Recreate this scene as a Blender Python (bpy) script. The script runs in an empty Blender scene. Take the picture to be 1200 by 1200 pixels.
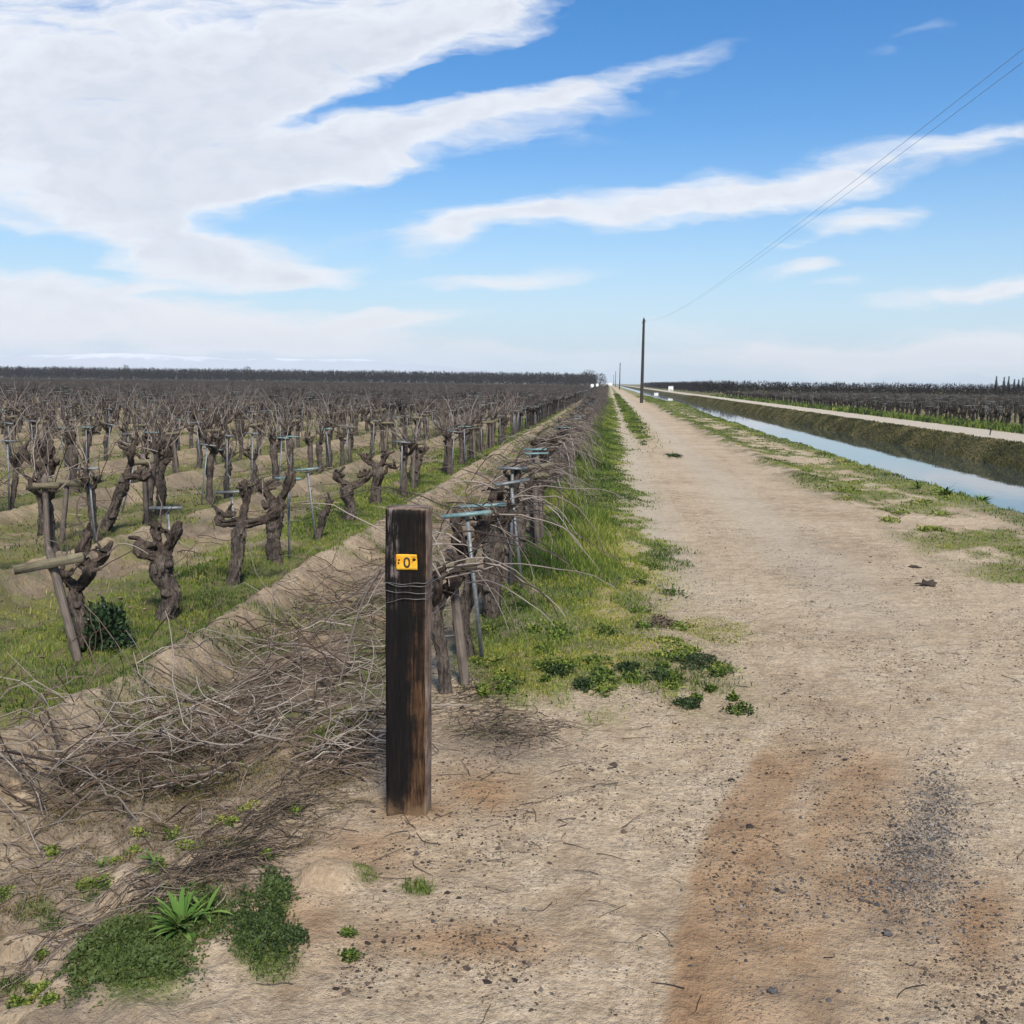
import bpy, math, random
import numpy as np
from mathutils import Matrix, Vector

R = math.radians
random.seed(7)
scene = bpy.context.scene
COL = scene.collection
H = 2.1            # eye height
F = 1200.0         # focal length in photo pixels

# ------------------------------------------------------------------ camera
YAW, PITCH, ROLL = math.atan(112 / math.hypot(1200, 152)), math.atan(152 / 1200), 0.0125
cam_rot = Matrix.Rotation(YAW, 3, 'Z') @ Matrix.Rotation(math.pi / 2 - PITCH, 3, 'X') @ Matrix.Rotation(ROLL, 3, 'Z')
CR = np.array(cam_rot)
camd = bpy.data.cameras.new("camera")
camd.sensor_width = 36.0
camd.lens = 36.0
camd.clip_start = 0.05
camd.clip_end = 60000
cam = bpy.data.objects.new("camera", camd)
COL.objects.link(cam)
cam.matrix_world = Matrix.Translation((0, 0, H)) @ cam_rot.to_4x4()
scene.camera = cam


def ray(u, v):
    return CR @ np.array([u - 600.0, 600.0 - v, -F])


def G(u, v, z=0.0):
    """photo pixel -> world point on the level z"""
    d = ray(u, v)
    t = (z - H) / d[2]
    return np.array([d[0] * t, d[1] * t, z])


def proj(P):
    P = np.asarray(P, float).reshape(-1, 3)
    c = (P - np.array([0, 0, H])) @ CR
    dep = np.maximum(-c[:, 2], 1e-3)
    return 600 + F * c[:, 0] / dep, 600 - F * c[:, 1] / dep, -c[:, 2]


# ------------------------------------------------------------------ noise
def _hash(ix, iy, seed):
    h = (ix.astype(np.int64) * 374761393 + iy.astype(np.int64) * 668265263 + seed * 974634777) & 0xFFFFFFFF
    h = ((h ^ (h >> 13)) * 1274126177) & 0xFFFFFFFF
    h = h ^ (h >> 16)
    return (h & 0xFFFF) / 65535.0


def vn(x, y, seed=0):
    x = np.asarray(x, float); y = np.asarray(y, float)
    ix = np.floor(x); iy = np.floor(y)
    fx = x - ix; fy = y - iy
    fx = fx * fx * (3 - 2 * fx); fy = fy * fy * (3 - 2 * fy)
    a = _hash(ix, iy, seed); b = _hash(ix + 1, iy, seed)
    c = _hash(ix, iy + 1, seed); d = _hash(ix + 1, iy + 1, seed)
    return (a * (1 - fx) + b * fx) * (1 - fy) + (c * (1 - fx) + d * fx) * fy


def fbm(x, y, seed=0, o=4, gain=0.5):
    s = 0; a = 1; t = 0
    ca, sa = math.cos(0.6), math.sin(0.6)
    for k in range(o):
        s = s + a * vn(x, y, seed + k * 17); t += a; a *= gain
        x, y = (x * ca - y * sa) * 2.03 + 5.1, (x * sa + y * ca) * 2.03 - 3.7
    return s / t


def sst(a, b, x):
    t = np.clip((np.asarray(x, float) - a) / (b - a), 0, 1)
    return t * t * (3 - 2 * t)


def bump(x, c, w):
    return np.exp(-((x - c) / w) ** 2)


# ------------------------------------------------------------------ terrain
ROW1, SP = -1.0, 3.0
ZV = -0.20          # vineyard floor
WATER = -.78
POST = G(475.5, 962)
CLOD = G(392, 1040, -0.05)


def height(x, y):
    x = np.asarray(x, float); y = np.asarray(y, float)
    z = np.zeros(np.broadcast(x, y).shape)
    wob = (fbm(x * 0.0 + 3.3, y * 0.35, 5, 3) - .5) * 0.35 * sst(60, 8, y)
    # vineyard side
    edge = -1.15 - 0.35 * sst(7, 4.5, y)
    vy = sst(edge, edge - 0.85, x + wob)
    z += ZV * vy
    d = np.mod(x + wob - ROW1 + SP / 2, SP) - SP / 2      # distance to nearest row
    inv = (x < -2.2) & (x > -700)
    berm = 0.24 * bump(d, 0.66, 0.24) + 0.10 * bump(d, -0.62, 0.22) + 0.05 * bump(d, 0, .3)
    z += np.where(inv, berm, 0) * sst(-2.2, -2.7, x)
    z += 0.05 * bump(x, ROW1, .4) * sst(6, 7, y)
    # clods and lumps
    fine = np.clip(1.2 - y / 60, 0.15, 1)
    rough = 0.022 + 0.05 * sst(-1.0, -2.0, x) * (x > -300)
    rough = np.where(x > 0.2, 0.018, rough)
    rough = np.where((x < -3.0) & (x > -3.75), .035, rough)
    rough = np.where((x > 4.5) & (x < 8.4), 0.06, rough)
    rough = np.where((x > 13.0) & (x < 15.9), 0.09, rough)
    z += rough * (fbm(x * 2.6, y * 2.0, 11, 5, .55) - .5) * 2 * fine
    near = sst(30, 10, y)
    z += near * (0.010 + 0.045 * sst(-1.0, -2.0, x)) * (fbm(x * 11, y * 11, 31, 3) - .5) * 2
    # verge hummocks right of the first row
    z += 0.07 * sst(-1.1, -.6, x) * sst(.8, .3, x) * sst(5.8, 7, y) * (fbm(x * 1.6, y * 1.1, 44, 3))
    # dirt road
    z += -0.035 * (bump(x, .62, .42) + bump(x, 2.5, .5)) * sst(9, 24, y)
    z += 0.03 * bump(x, 1.5, .3) * sst(30, 50, y)
    z += 0.11 * bump(x, 4.45, .35) * sst(14, 26, y) * (0.3 + fbm(x, y * .4, 3, 2))
    # mound by the first pole, narrows the sight of the canal
    z += 0.34 * sst(4.1, 5.4, x) * sst(7.6, 6.6, x) * sst(70, 92, y) * sst(128, 108, y)
    # canal trough
    wv = (fbm(x * 0 + 1.7, y * .16, 63, 3) - .5) * .45
    wv = wv + (fbm(x * .6, y * .9, 64, 3) - .5) * .35
    inn = sst(7.0 + wv, 8.2 + wv, x) * sst(15.75, 13.4, x)
    z += -1.75 * inn
    z += 0.12 * sst(13.2, 15.2, x) * sst(16, 15.2, x) * (fbm(x * 1.2, y * .5, 70, 4) - .4) * 2
    # far side
    z += -0.22 * sst(19.6, 21.5, x)
    # small local shapes
    px, py = POST[0], POST[1]
    z += 0.035 * np.exp(-(((x - px - .05) / .28) ** 2 + ((y - py + .02) / .22) ** 2)) * (0.6 + .8 * fbm(x * 9, y * 9, 8, 2))
    cn_ = fbm(x * 9, y * 9, 77, 3) - .5
    z += 0.06 * np.exp(-(((x - CLOD[0]) / .13 + cn_) ** 4 + ((y - CLOD[1]) / .09 + cn_) ** 4)) * (1 + cn_)
    return z


def hz(x, y):
    return float(height(np.array([x]), np.array([y]))[0])


# ---------------------------------------------------------- ground cover masks
def px_blob(x, y, u, v, ru, rv):
    """soft oval patch on the ground where the photo shows one (u, v, radii in photo pixels)"""
    c = G(u, v, -0.05); e = G(u + ru, v, -0.05); f = G(u, v - rv, -0.05)
    rx = abs(e[0] - c[0]); ry = abs(f[1] - c[1])
    k = (c[0] / c[1])
    dx = (x - c[0]) - k * (y - c[1])
    return np.exp(-((dx / rx) ** 2 + ((y - c[1]) / ry) ** 2))


def masks(x, y):
    x = np.asarray(x, float); y = np.asarray(y, float)
    n1 = fbm(x * .9, y * .6, 101, 4); n2 = fbm(x * 3.2, y * 2.4, 107, 4); n3 = fbm(x * .35, y * .2, 113, 3)
    d = np.mod(x - ROW1 + SP / 2, SP) - SP / 2
    # --- grass
    verge = sst(-1.35, -.9, x) * sst(1.15 + .1 * (n1 - .5), .15, x + (n1 - .5) * 1.0 + (n2 - .5) * .7 + .22 * bump(y, 9.5, 3.0) + .25 * sst(12, 25, y)) * sst(5.9, 7.4, y + (n2 - .5) * 2.0) * (1 - .85 * sst(.54, .62, n2) * sst(-.3, .2, x + (n1 - .5)) * sst(22, 12, y))
    vy = sst(-2.6, -3.2, x)
    strip = (bump(d, -0.05, .55) * 1.0 + .5 * bump(d, -1.2, .7))
    rows = vy * np.clip(strip * sst(.30, .6, n1 + .15) + 1.0 * sst(.44, .60, n2 * .5 + n1 * .5) + .3 * sst(20, 60, y), 0, 1) * (x > -700)
    rows = rows * np.where((x > -4.9), 1.0, .85)
    ridge = vy * bump(d, .74, .30) * np.where(x > -4, 1.0, .25 + .5 * sst(.4, .6, n1)) * (x > -60)
    rows = rows * (1 - np.clip(ridge * (1.2 - .6 * sst(.5, .62, n2)), 0, 1))
    rows = rows * (.15 + .85 * sst(5.0, 6.6, y + (n2 - .5) * 2 - .25 * (x + 3)))
    lane = sst(-1.2, -1.6, x) * sst(-3.2, -2.8, x) * sst(.5, .68, n2 * .6 + n1 * .4) * .75
    lane = lane * sst(4.6, 6.0, y) + .5 * bump(x, -2.2, .8) * sst(18, 40, y)
    median = bump(x, 1.45 + (n3 - .5) * .5, .42) * sst(30, 55, y + (n2 - .5) * 26)
    rv = sst(4.05, 4.9, x + (n1 - .5) * 1.2) * sst(7.9, 7.2, x)
    right = rv * np.clip(sst(.46, .60, n2 * .45 + n1 * .55 + .16 * sst(5.9, 7.0, x) + .12 * sst(45, 90, y) + .10 * bump(x, 4.6, .5) * sst(16, 24, y)), 0, 1)
    right = np.maximum(right, sst(5.9, 6.5, x + (n1 - .5) * .8) * sst(8.0, 7.3, x) * .9)
    far = sst(18.9, 19.7, x + (n2 - .5)) * sst(23, 21.5, x) * .9
    mid_r = .9 * (x > 21.5) * sst(.3, .5, n1)
    g = np.maximum.reduce([verge, rows, lane, median, right, far, mid_r])
    fg = np.zeros_like(g)
    for b in ((165, 1130, 80, 55), (230, 1085, 45, 40), (310, 1120, 50, 45), (325, 1075, 22, 25), (180, 1010, 26, 18), (110, 1015, 24, 14),
              (40, 1030, 28, 14), (280, 990, 25, 12), (60, 1050, 20, 10), (430, 1040, 20, 10), (490, 1052, 22, 10), (15, 1120, 22, 22),
              (35, 740, 70, 30), (110, 790, 70, 20)):
        fg = np.maximum(fg, px_blob(x, y, *b))
    g = np.maximum(g, sst(.3, .62, fg + (n2 - .5) * .6))
    # --- moss (yellow green mats)
    moss = np.zeros_like(g)
    for b in ((700, 740, 90, 50), (830, 745, 40, 14), (610, 800, 70, 24), (650, 690, 60, 45), (730, 680, 50, 30), (690, 640, 40, 20)):
        moss = np.maximum(moss, px_blob(x, y, *b))
    moss = np.maximum(1.2 * moss * sst(.38, .55, n2), .7 * right * sst(.45, .65, n1))
    moss = np.maximum(moss, rows * .75 * sst(.4, .65, fbm(x * 2, y * 2, 151, 3)))
    # --- damp reddish soil
    damp = np.zeros_like(g)
    for b in ((880, 980, 60, 120), (900, 1120, 110, 90), (860, 900, 50, 60), (1000, 940, 60, 60), (560, 935, 60, 25), (490, 962, 60, 22), (420, 1010, 80, 25),
              (540, 1120, 150, 25), (760, 690, 30, 30), (1150, 1100, 60, 60), (340, 1090, 60, 40), (1000, 1060, 120, 60)):
        damp = np.maximum(damp, px_blob(x, y, *b))
    ep = np.array([G(u_, v_) for u_, v_ in ((764, 1290), (776, 1200), (790, 1100), (812, 1000), (850, 925), (898, 867), (960, 825))])
    sx = np.interp(y, ep[:, 1], ep[:, 0])
    cut = sst(-.02, .04, x - sx + (n2 - .5) * .07)
    right_fade = (1 - .65 * bump(x - sx + (n2 - .5) * .1, .42, .07)) * sst(1.1, .3, x - sx + (n1 - .5) * 1.0 + (fbm((x - .25 * y) * 5, y * .6, 131, 3) - .5) * 1.1)
    base = np.where(x > .2, damp * cut, damp) * (0.55 + 0.9 * (n2 - .2))
    damp = np.clip(np.maximum(base, .95 * cut * right_fade * sst(6.4, 5.5, y) * (.75 + .5 * (n2 - .3))), 0, 1)
    # --- dry twig litter, purplish grey
    lit = np.zeros_like(g)
    for b in ((400, 920, 60, 40), (330, 985, 60, 40), (270, 1040, 50, 30), (590, 880, 70, 25), (250, 880, 160, 60), (100, 900, 140, 50), (300, 790, 120, 50), (420, 760, 60, 60)):
        lit = np.maximum(lit, px_blob(x, y, *b))
    lit = np.maximum(lit * sst(.3, .6, n2 + .12), .6 * sst(-1.2, -1.8, x) * sst(-3.4, -2.8, x) * sst(.40, .6, n2))
    lit = np.maximum(lit, .9 * bump(x, ROW1 - .1, .6) * sst(6, 7, y) * sst(.35, .6, n2))
    lit = np.maximum(lit, .7 * vy * sst(.42, .62, fbm(x * 1.3, y * 1.3, 171, 4)))
    lit = np.maximum(lit, .6 * sst(-1.2, -1.7, x) * sst(6, 5, y) * sst(.52, .62, fbm(x * 2.2 + y * 1.2, y * 1.6 - x, 177, 4)))
    # --- loose dark gravel
    gr = np.zeros_like(g)
    for b in ((1095, 990, 32, 50), (1075, 1040, 55, 40), (1040, 1090, 60, 30), (920, 1180, 60, 20), (1100, 945, 40, 20)):
        gr = np.maximum(gr, px_blob(x, y, *b))
    gr = gr * sst(.2, .6, n2 + .1)
    # --- brown vineyard soil and the brown dry grass of the far canal bank
    soil = sst(-1.1, -2.0, x) * (.55 + .6 * (n1 - .3))
    soil = soil * (.45 + .55 * sst(4.4, 6.2, y + (n2 - .5) * 1.5))
    soil = soil * (1 - .6 * np.clip(ridge, 0, 1))
    lit = lit * (1 - .9 * np.clip(ridge, 0, 1) * sst(.62, .5, n2))
    soil = np.maximum(soil, .9 * (x > 20.8))
    dry = sst(13.2, 13.9, x) * sst(16.1, 15.5, x + (n2 - .5) * .5) * (.75 + .5 * n1)
    dry = np.maximum(dry, sst(7.3, 7.8, x) * sst(9.5, 8.8, x) * .4)
    dry = np.maximum(dry, .75 * bump(x, 4.45, .5) * sst(13, 24, y) * sst(.4, .6, n2) * sst(120, 60, y))
    pale = sst(15.6, 16.0, x + (n2 - .5) * .3) * sst(19.5, 19.1, x)
    pale = np.maximum(pale, .5 * (bump(x, .75, .36) + bump(x, 2.45, .48)) * sst(7, 13, y) * (.5 + n2))
    return dict(grassm=np.clip(g, 0, 1), mossm=np.clip(moss, 0, 1), dampm=damp, litterm=np.clip(lit, 0, 1),
                gravelm=np.clip(gr, 0, 1), soilm=np.clip(soil, 0, 1), drym=np.clip(dry, 0, 1), palem=np.clip(pale, 0, 1))


# ------------------------------------------------------------------ mesh helpers
class Acc:
    """collects vertex and face arrays, then links them as one mesh object"""
    def __init__(s):
        s.V = []; s.Q = []; s.T = []; s.A = []; s.n = 0

    def add(s, V, Q=None, T=None, tint=None):
        V = np.asarray(V, float).reshape(-1, 3)
        s.V.append(V)
        if Q is not None and len(Q): s.Q.append(np.asarray(Q, np.int64) + s.n)
        if T is not None and len(T): s.T.append(np.asarray(T, np.int64) + s.n)
        if tint is None: tint = np.full(len(V), .5)
        s.A.append(np.broadcast_to(np.asarray(tint, float), (len(V),)))
        s.n += len(V)
        return s

    def arrays(s):
        V = np.concatenate(s.V) if s.V else np.zeros((0, 3))
        Q = np.concatenate(s.Q) if s.Q else np.zeros((0, 4), np.int64)
        T = np.concatenate(s.T) if s.T else np.zeros((0, 3), np.int64)
        A = np.concatenate(s.A) if s.A else np.zeros(0)
        return V, Q, T, A

    def mesh(s, name, mat, smooth=True):
        V, Q, T, A = s.arrays()
        m = mesh_from(name, V, Q, T, mat, smooth)
        at = m.attributes.new("tint", 'FLOAT', 'POINT')
        at.data.foreach_set("value", A.astype(np.float32))
        return m

    def build(s, name, mat, parent=None, smooth=True):
        return link(name, s.mesh(name, mat, smooth), parent)


def mesh_from(name, V, Q, T, mat, smooth=True):
    m = bpy.data.meshes.new(name)
    nq, nt = len(Q), len(T)
    m.vertices.add(len(V)); m.vertices.foreach_set("co", np.asarray(V, np.float32).ravel())
    m.loops.add(nq * 4 + nt * 3)
    m.loops.foreach_set("vertex_index", np.concatenate([np.asarray(Q).ravel(), np.asarray(T).ravel()]).astype(np.int32))
    m.polygons.add(nq + nt)
    ls = np.concatenate([np.arange(nq) * 4, nq * 4 + np.arange(nt) * 3]).astype(np.int32)
    m.polygons.foreach_set("loop_start", ls)
    if smooth: m.polygons.foreach_set("use_smooth", np.ones(nq + nt, bool))
    m.update(calc_edges=True)
    m.validate()
    if mat: m.materials.append(mat)
    return m


def link(name, mesh, parent=None):
    o = bpy.data.objects.new(name, mesh)
    COL.objects.link(o)
    if parent is not None: o.parent = parent
    return o


def empty(name, loc, rz=0, sc=1.0):
    o = bpy.data.objects.new(name, None)
    o.empty_display_size = .2
    COL.objects.link(o)
    o.location = tuple(float(c) for c in loc); o.rotation_euler = (0, 0, rz); o.scale = (sc, sc, sc)
    return o


def tag(o, label=None, cat=None, group=None, kind=None):
    if label: o["label"] = label
    if cat: o["category"] = cat
    if group: o["group"] = group
    if kind: o["kind"] = kind
    return o


def tubes(P, rad, sides=4, ref=None, cap=True):
    """P (C,N,3) polylines, rad (C,N) -> verts, quads (vectorised over C)"""
    P = np.asarray(P, float); C, N, _ = P.shape
    rad = np.broadcast_to(np.asarray(rad, float), (C, N))
    t = np.gradient(P, axis=1)
    t /= np.linalg.norm(t, axis=2, keepdims=True) + 1e-9
    if ref is None:
        avg = t.mean(axis=1)
        ref = np.cross(avg, np.array([.31, .77, .55]))
        ref /= np.linalg.norm(ref, axis=1, keepdims=True) + 1e-9
    n1 = np.cross(t, np.cross(ref[:, None, :], t))
    n1 /= np.linalg.norm(n1, axis=2, keepdims=True) + 1e-9
    n2 = np.cross(t, n1)
    a = np.arange(sides) * 2 * math.pi / sides
    V = P[:, :, None, :] + rad[:, :, None, None] * (np.cos(a)[None, None, :, None] * n1[:, :, None, :] + np.sin(a)[None, None, :, None] * n2[:, :, None, :])
    idx = np.arange(C * N * sides).reshape(C, N, sides)
    nx = np.roll(idx, -1, axis=2)
    Q = np.stack([idx[:, :-1], nx[:, :-1], nx[:, 1:], idx[:, 1:]], axis=-1).reshape(-1, 4)
    return V.reshape(-1, 3), Q


def smooth_path(pts, n):
    pts = np.asarray(pts, float)
    if len(pts) == 2:
        t = np.linspace(0, 1, n)[:, None]
        return pts[0] * (1 - t) + pts[1] * t
    P = np.vstack([2 * pts[0] - pts[1], pts, 2 * pts[-1] - pts[-2]])
    seg = len(pts) - 1
    out = []
    for s in np.linspace(0, seg - 1e-6, n):
        i = int(s); f = s - i
        p0, p1, p2, p3 = P[i], P[i + 1], P[i + 2], P[i + 3]
        out.append(.5 * ((2 * p1) + (-p0 + p2) * f + (2 * p0 - 5 * p1 + 4 * p2 - p3) * f * f + (-p0 + 3 * p1 - 3 * p2 + p3) * f ** 3))
    return np.array(out)


def gnarl(pts, radii, sides=12, step=.035, rough=.18, seed=0, close=True):
    """a barky, knotted limb along pts with radii given at the same points"""
    pts = np.asarray(pts, float)
    L = np.linalg.norm(np.diff(pts, axis=0), axis=1).sum()
    n = max(4, int(L / step) + 1)
    P = smooth_path(pts, n)
    r = np.interp(np.linspace(0, 1, n), np.linspace(0, 1, len(radii)), radii)
    rg = np.random.RandomState(seed)
    V, Q = tubes(P[None], r[None], sides)
    V = V.reshape(n, sides, 3)
    th = np.arange(sides) * 2 * math.pi / sides
    s = np.linspace(0, L, n)
    tw = rg.uniform(-3, 3)
    ang = th[None, :] + s[:, None] * tw
    ph = rg.uniform(0, 6, 4)
    lump = (vn(s * 7 + 3, s * 0 + 5, seed + 9) - .5) * .8
    f = 1 + rough * (lump[:, None] + .45 * np.sin(3 * ang + ph[0] + 2 * np.sin(s[:, None] * 9)) + .35 * np.sin(5 * ang + ph[1] + s[:, None] * 4) + .75 * (np.abs(np.sin(4.5 * ang + ph[2] + 2.5 * vn(s[:, None] * 6 + 0 * ang, ang * 0 + 2, seed + 3))) - .6)
                     + .9 * (vn(np.cos(ang) * 2.2 + 9 + s[:, None] * 1.5, np.sin(ang) * 2.2 + s[:, None] * 9, seed) - .5) * 2
                     + .35 * (rg.rand(n, sides) - .5) * 2)
    V = P[:, None, :] + (V - P[:, None, :]) * f[:, :, None]
    V = V.reshape(-1, 3)
    T = []
    Q = Q.tolist()
    if sides >= 18:                       # peeling strips of bark
        ring = V.reshape(n, sides, 3)
        ex = []
        for _ in range(int(n * 3.2)):
            i0 = rg.randint(0, max(1, n - 4)); ln_ = rg.randint(3, 9); k0 = rg.randint(sides)
            i1 = min(n - 1, i0 + ln_)
            if i1 - i0 < 2: continue
            k1_ = (k0 + 1) % sides
            b0 = len(V) + len(ex)
            lift = rg.uniform(.05, .24)
            for j, ii in enumerate(range(i0, i1 + 1)):
                f_ = abs(j / (i1 - i0) - rg.uniform(.3, .7)) * 1.3
                for kx in (k0, k1_):
                    c_ = P[ii]; ex.append(c_ + (ring[ii, kx] - c_) * (1.03 + lift * f_))
                if j: Q.append([b0 + 2 * j - 2, b0 + 2 * j - 1, b0 + 2 * j + 1, b0 + 2 * j])
        if ex: V = np.vstack([V, ex])
    Q = np.array(Q, np.int64)
    if close:
        c0, c1 = len(V), len(V) + 1
        V = np.vstack([V, P[0], P[-1] + (P[-1] - P[-2]) * .6])
        for k in range(sides):
            k2 = (k + 1) % sides
            T.append((c0, k2, k)); T.append((c1, (n - 1) * sides + k, (n - 1) * sides + k2))
    return V, Q, np.array(T, np.int64).reshape(-1, 3)


def cane_paths(rg, p0, d0, length, n=8, grav=.12, wander=.18):
    """C canes starting at p0 (C,3) in directions d0, drooping by grav per step"""
    C = len(p0)
    d = d0 / (np.linalg.norm(d0, axis=1, keepdims=True) + 1e-9)
    P = [p0.copy()]
    st = (np.asarray(length) / (n - 1))[:, None] if np.ndim(length) else np.full((C, 1), length / (n - 1))
    g = np.broadcast_to(np.asarray(grav, float), (C,))
    for k in range(n - 1):
        P.append(P[-1] + d * st)
        d = d + rg.normal(0, wander, (C, 3))
        d[:, 2] -= g
        d /= np.linalg.norm(d, axis=1, keepdims=True) + 1e-9
    return np.stack(P, axis=1)


def box_arrays(sx, sy, sz, c=(0, 0, 0), rot=None):
    V = np.array([(x, y, z) for x in (-.5, .5) for y in (-.5, .5) for z in (-.5, .5)]) * np.array([sx, sy, sz])
    if rot is not None: V = V @ np.array(rot).T
    V = V + np.array(c)
    Q = [(0, 1, 3, 2), (4, 6, 7, 5), (0, 4, 5, 1), (2, 3, 7, 6), (0, 2, 6, 4), (1, 5, 7, 3)]
    return V, np.array(Q)


def bevel_obj(o, w=.006, seg=2):
    md = o.modifiers.new("bevel", 'BEVEL'); md.width = w; md.segments = seg; md.limit_method = 'ANGLE'
    return o


# ------------------------------------------------------------------ materials
def nt(name):
    m = bpy.data.materials.new(name); m.use_nodes = True
    t = m.node_tree; t.nodes.clear()
    out = t.nodes.new("ShaderNodeOutputMaterial")
    b = t.nodes.new("ShaderNodeBsdfPrincipled")
    t.links.new(b.outputs[0], out.inputs[0])
    b.inputs["Roughness"].default_value = .85
    b.inputs["Specular IOR Level"].default_value = .25
    return m, t, b


def N(t, typ, **kw):
    n = t.nodes.new(typ)
    for k, v in kw.items():
        if k == "ins":
            for kk, vv in v.items():
                if hasattr(vv, "is_output") or isinstance(vv, bpy.types.NodeSocket): t.links.new(vv, n.inputs[kk])
                else: n.inputs[kk].default_value = vv
        else: setattr(n, k, v)
    return n


def noise(t, vec, scale, detail=4, rough=.55, dist=0.0):
    return N(t, "ShaderNodeTexNoise", ins={"Vector": vec, "Scale": scale, "Detail": detail, "Roughness": rough, "Distortion": dist}).outputs["Fac"]


def ramp(t, fac, stops, interp='LINEAR'):
    n = N(t, "ShaderNodeValToRGB", ins={"Fac": fac})
    cr = n.color_ramp; cr.interpolation = interp
    while len(cr.elements) < len(stops): cr.elements.new(.5)
    for e, (p, c) in zip(cr.elements, stops):
        e.position = p
        e.color = (c[0], c[1], c[2], 1) if not isinstance(c, (int, float)) else (c, c, c, 1)
    return n.outputs[0]


def mix(t, fac, a, b, blend='MIX'):
    n = t.nodes.new("ShaderNodeMix"); n.data_type = 'RGBA'; n.blend_type = blend
    for sock, v in ((n.inputs[0], fac), (n.inputs[6], a), (n.inputs[7], b)):
        if isinstance(v, bpy.types.NodeSocket): t.links.new(v, sock)
        elif isinstance(v, (int, float)): sock.default_value = v
        else: sock.default_value = (v[0], v[1], v[2], 1)
    return n.outputs[2]


def math_(t, op, a, b=0.0, c=None, clamp=False):
    n = t.nodes.new("ShaderNodeMath"); n.operation = op; n.use_clamp = clamp
    for s, v in zip(n.inputs, (a, b, c)):
        if v is None: continue
        if isinstance(v, bpy.types.NodeSocket): t.links.new(v, s)
        else: s.default_value = v
    return n.outputs[0]


def mrange(t, v, a, b, c=0.0, d=1.0, smooth=True):
    n = N(t, "ShaderNodeMapRange", ins={0: v, 1: a, 2: b, 3: c, 4: d})
    n.interpolation_type = 'SMOOTHSTEP' if smooth else 'LINEAR'
    return n.outputs[0]


def attr(t, name):
    return N(t, "ShaderNodeAttribute", attribute_name=name).outputs["Fac"]


def set_bump(t, b, hsock, strength=.5, dist=.01):
    n = N(t, "ShaderNodeBump", ins={"Height": hsock, "Strength": strength, "Distance": dist})
    t.links.new(n.outputs[0], b.inputs["Normal"])


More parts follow.
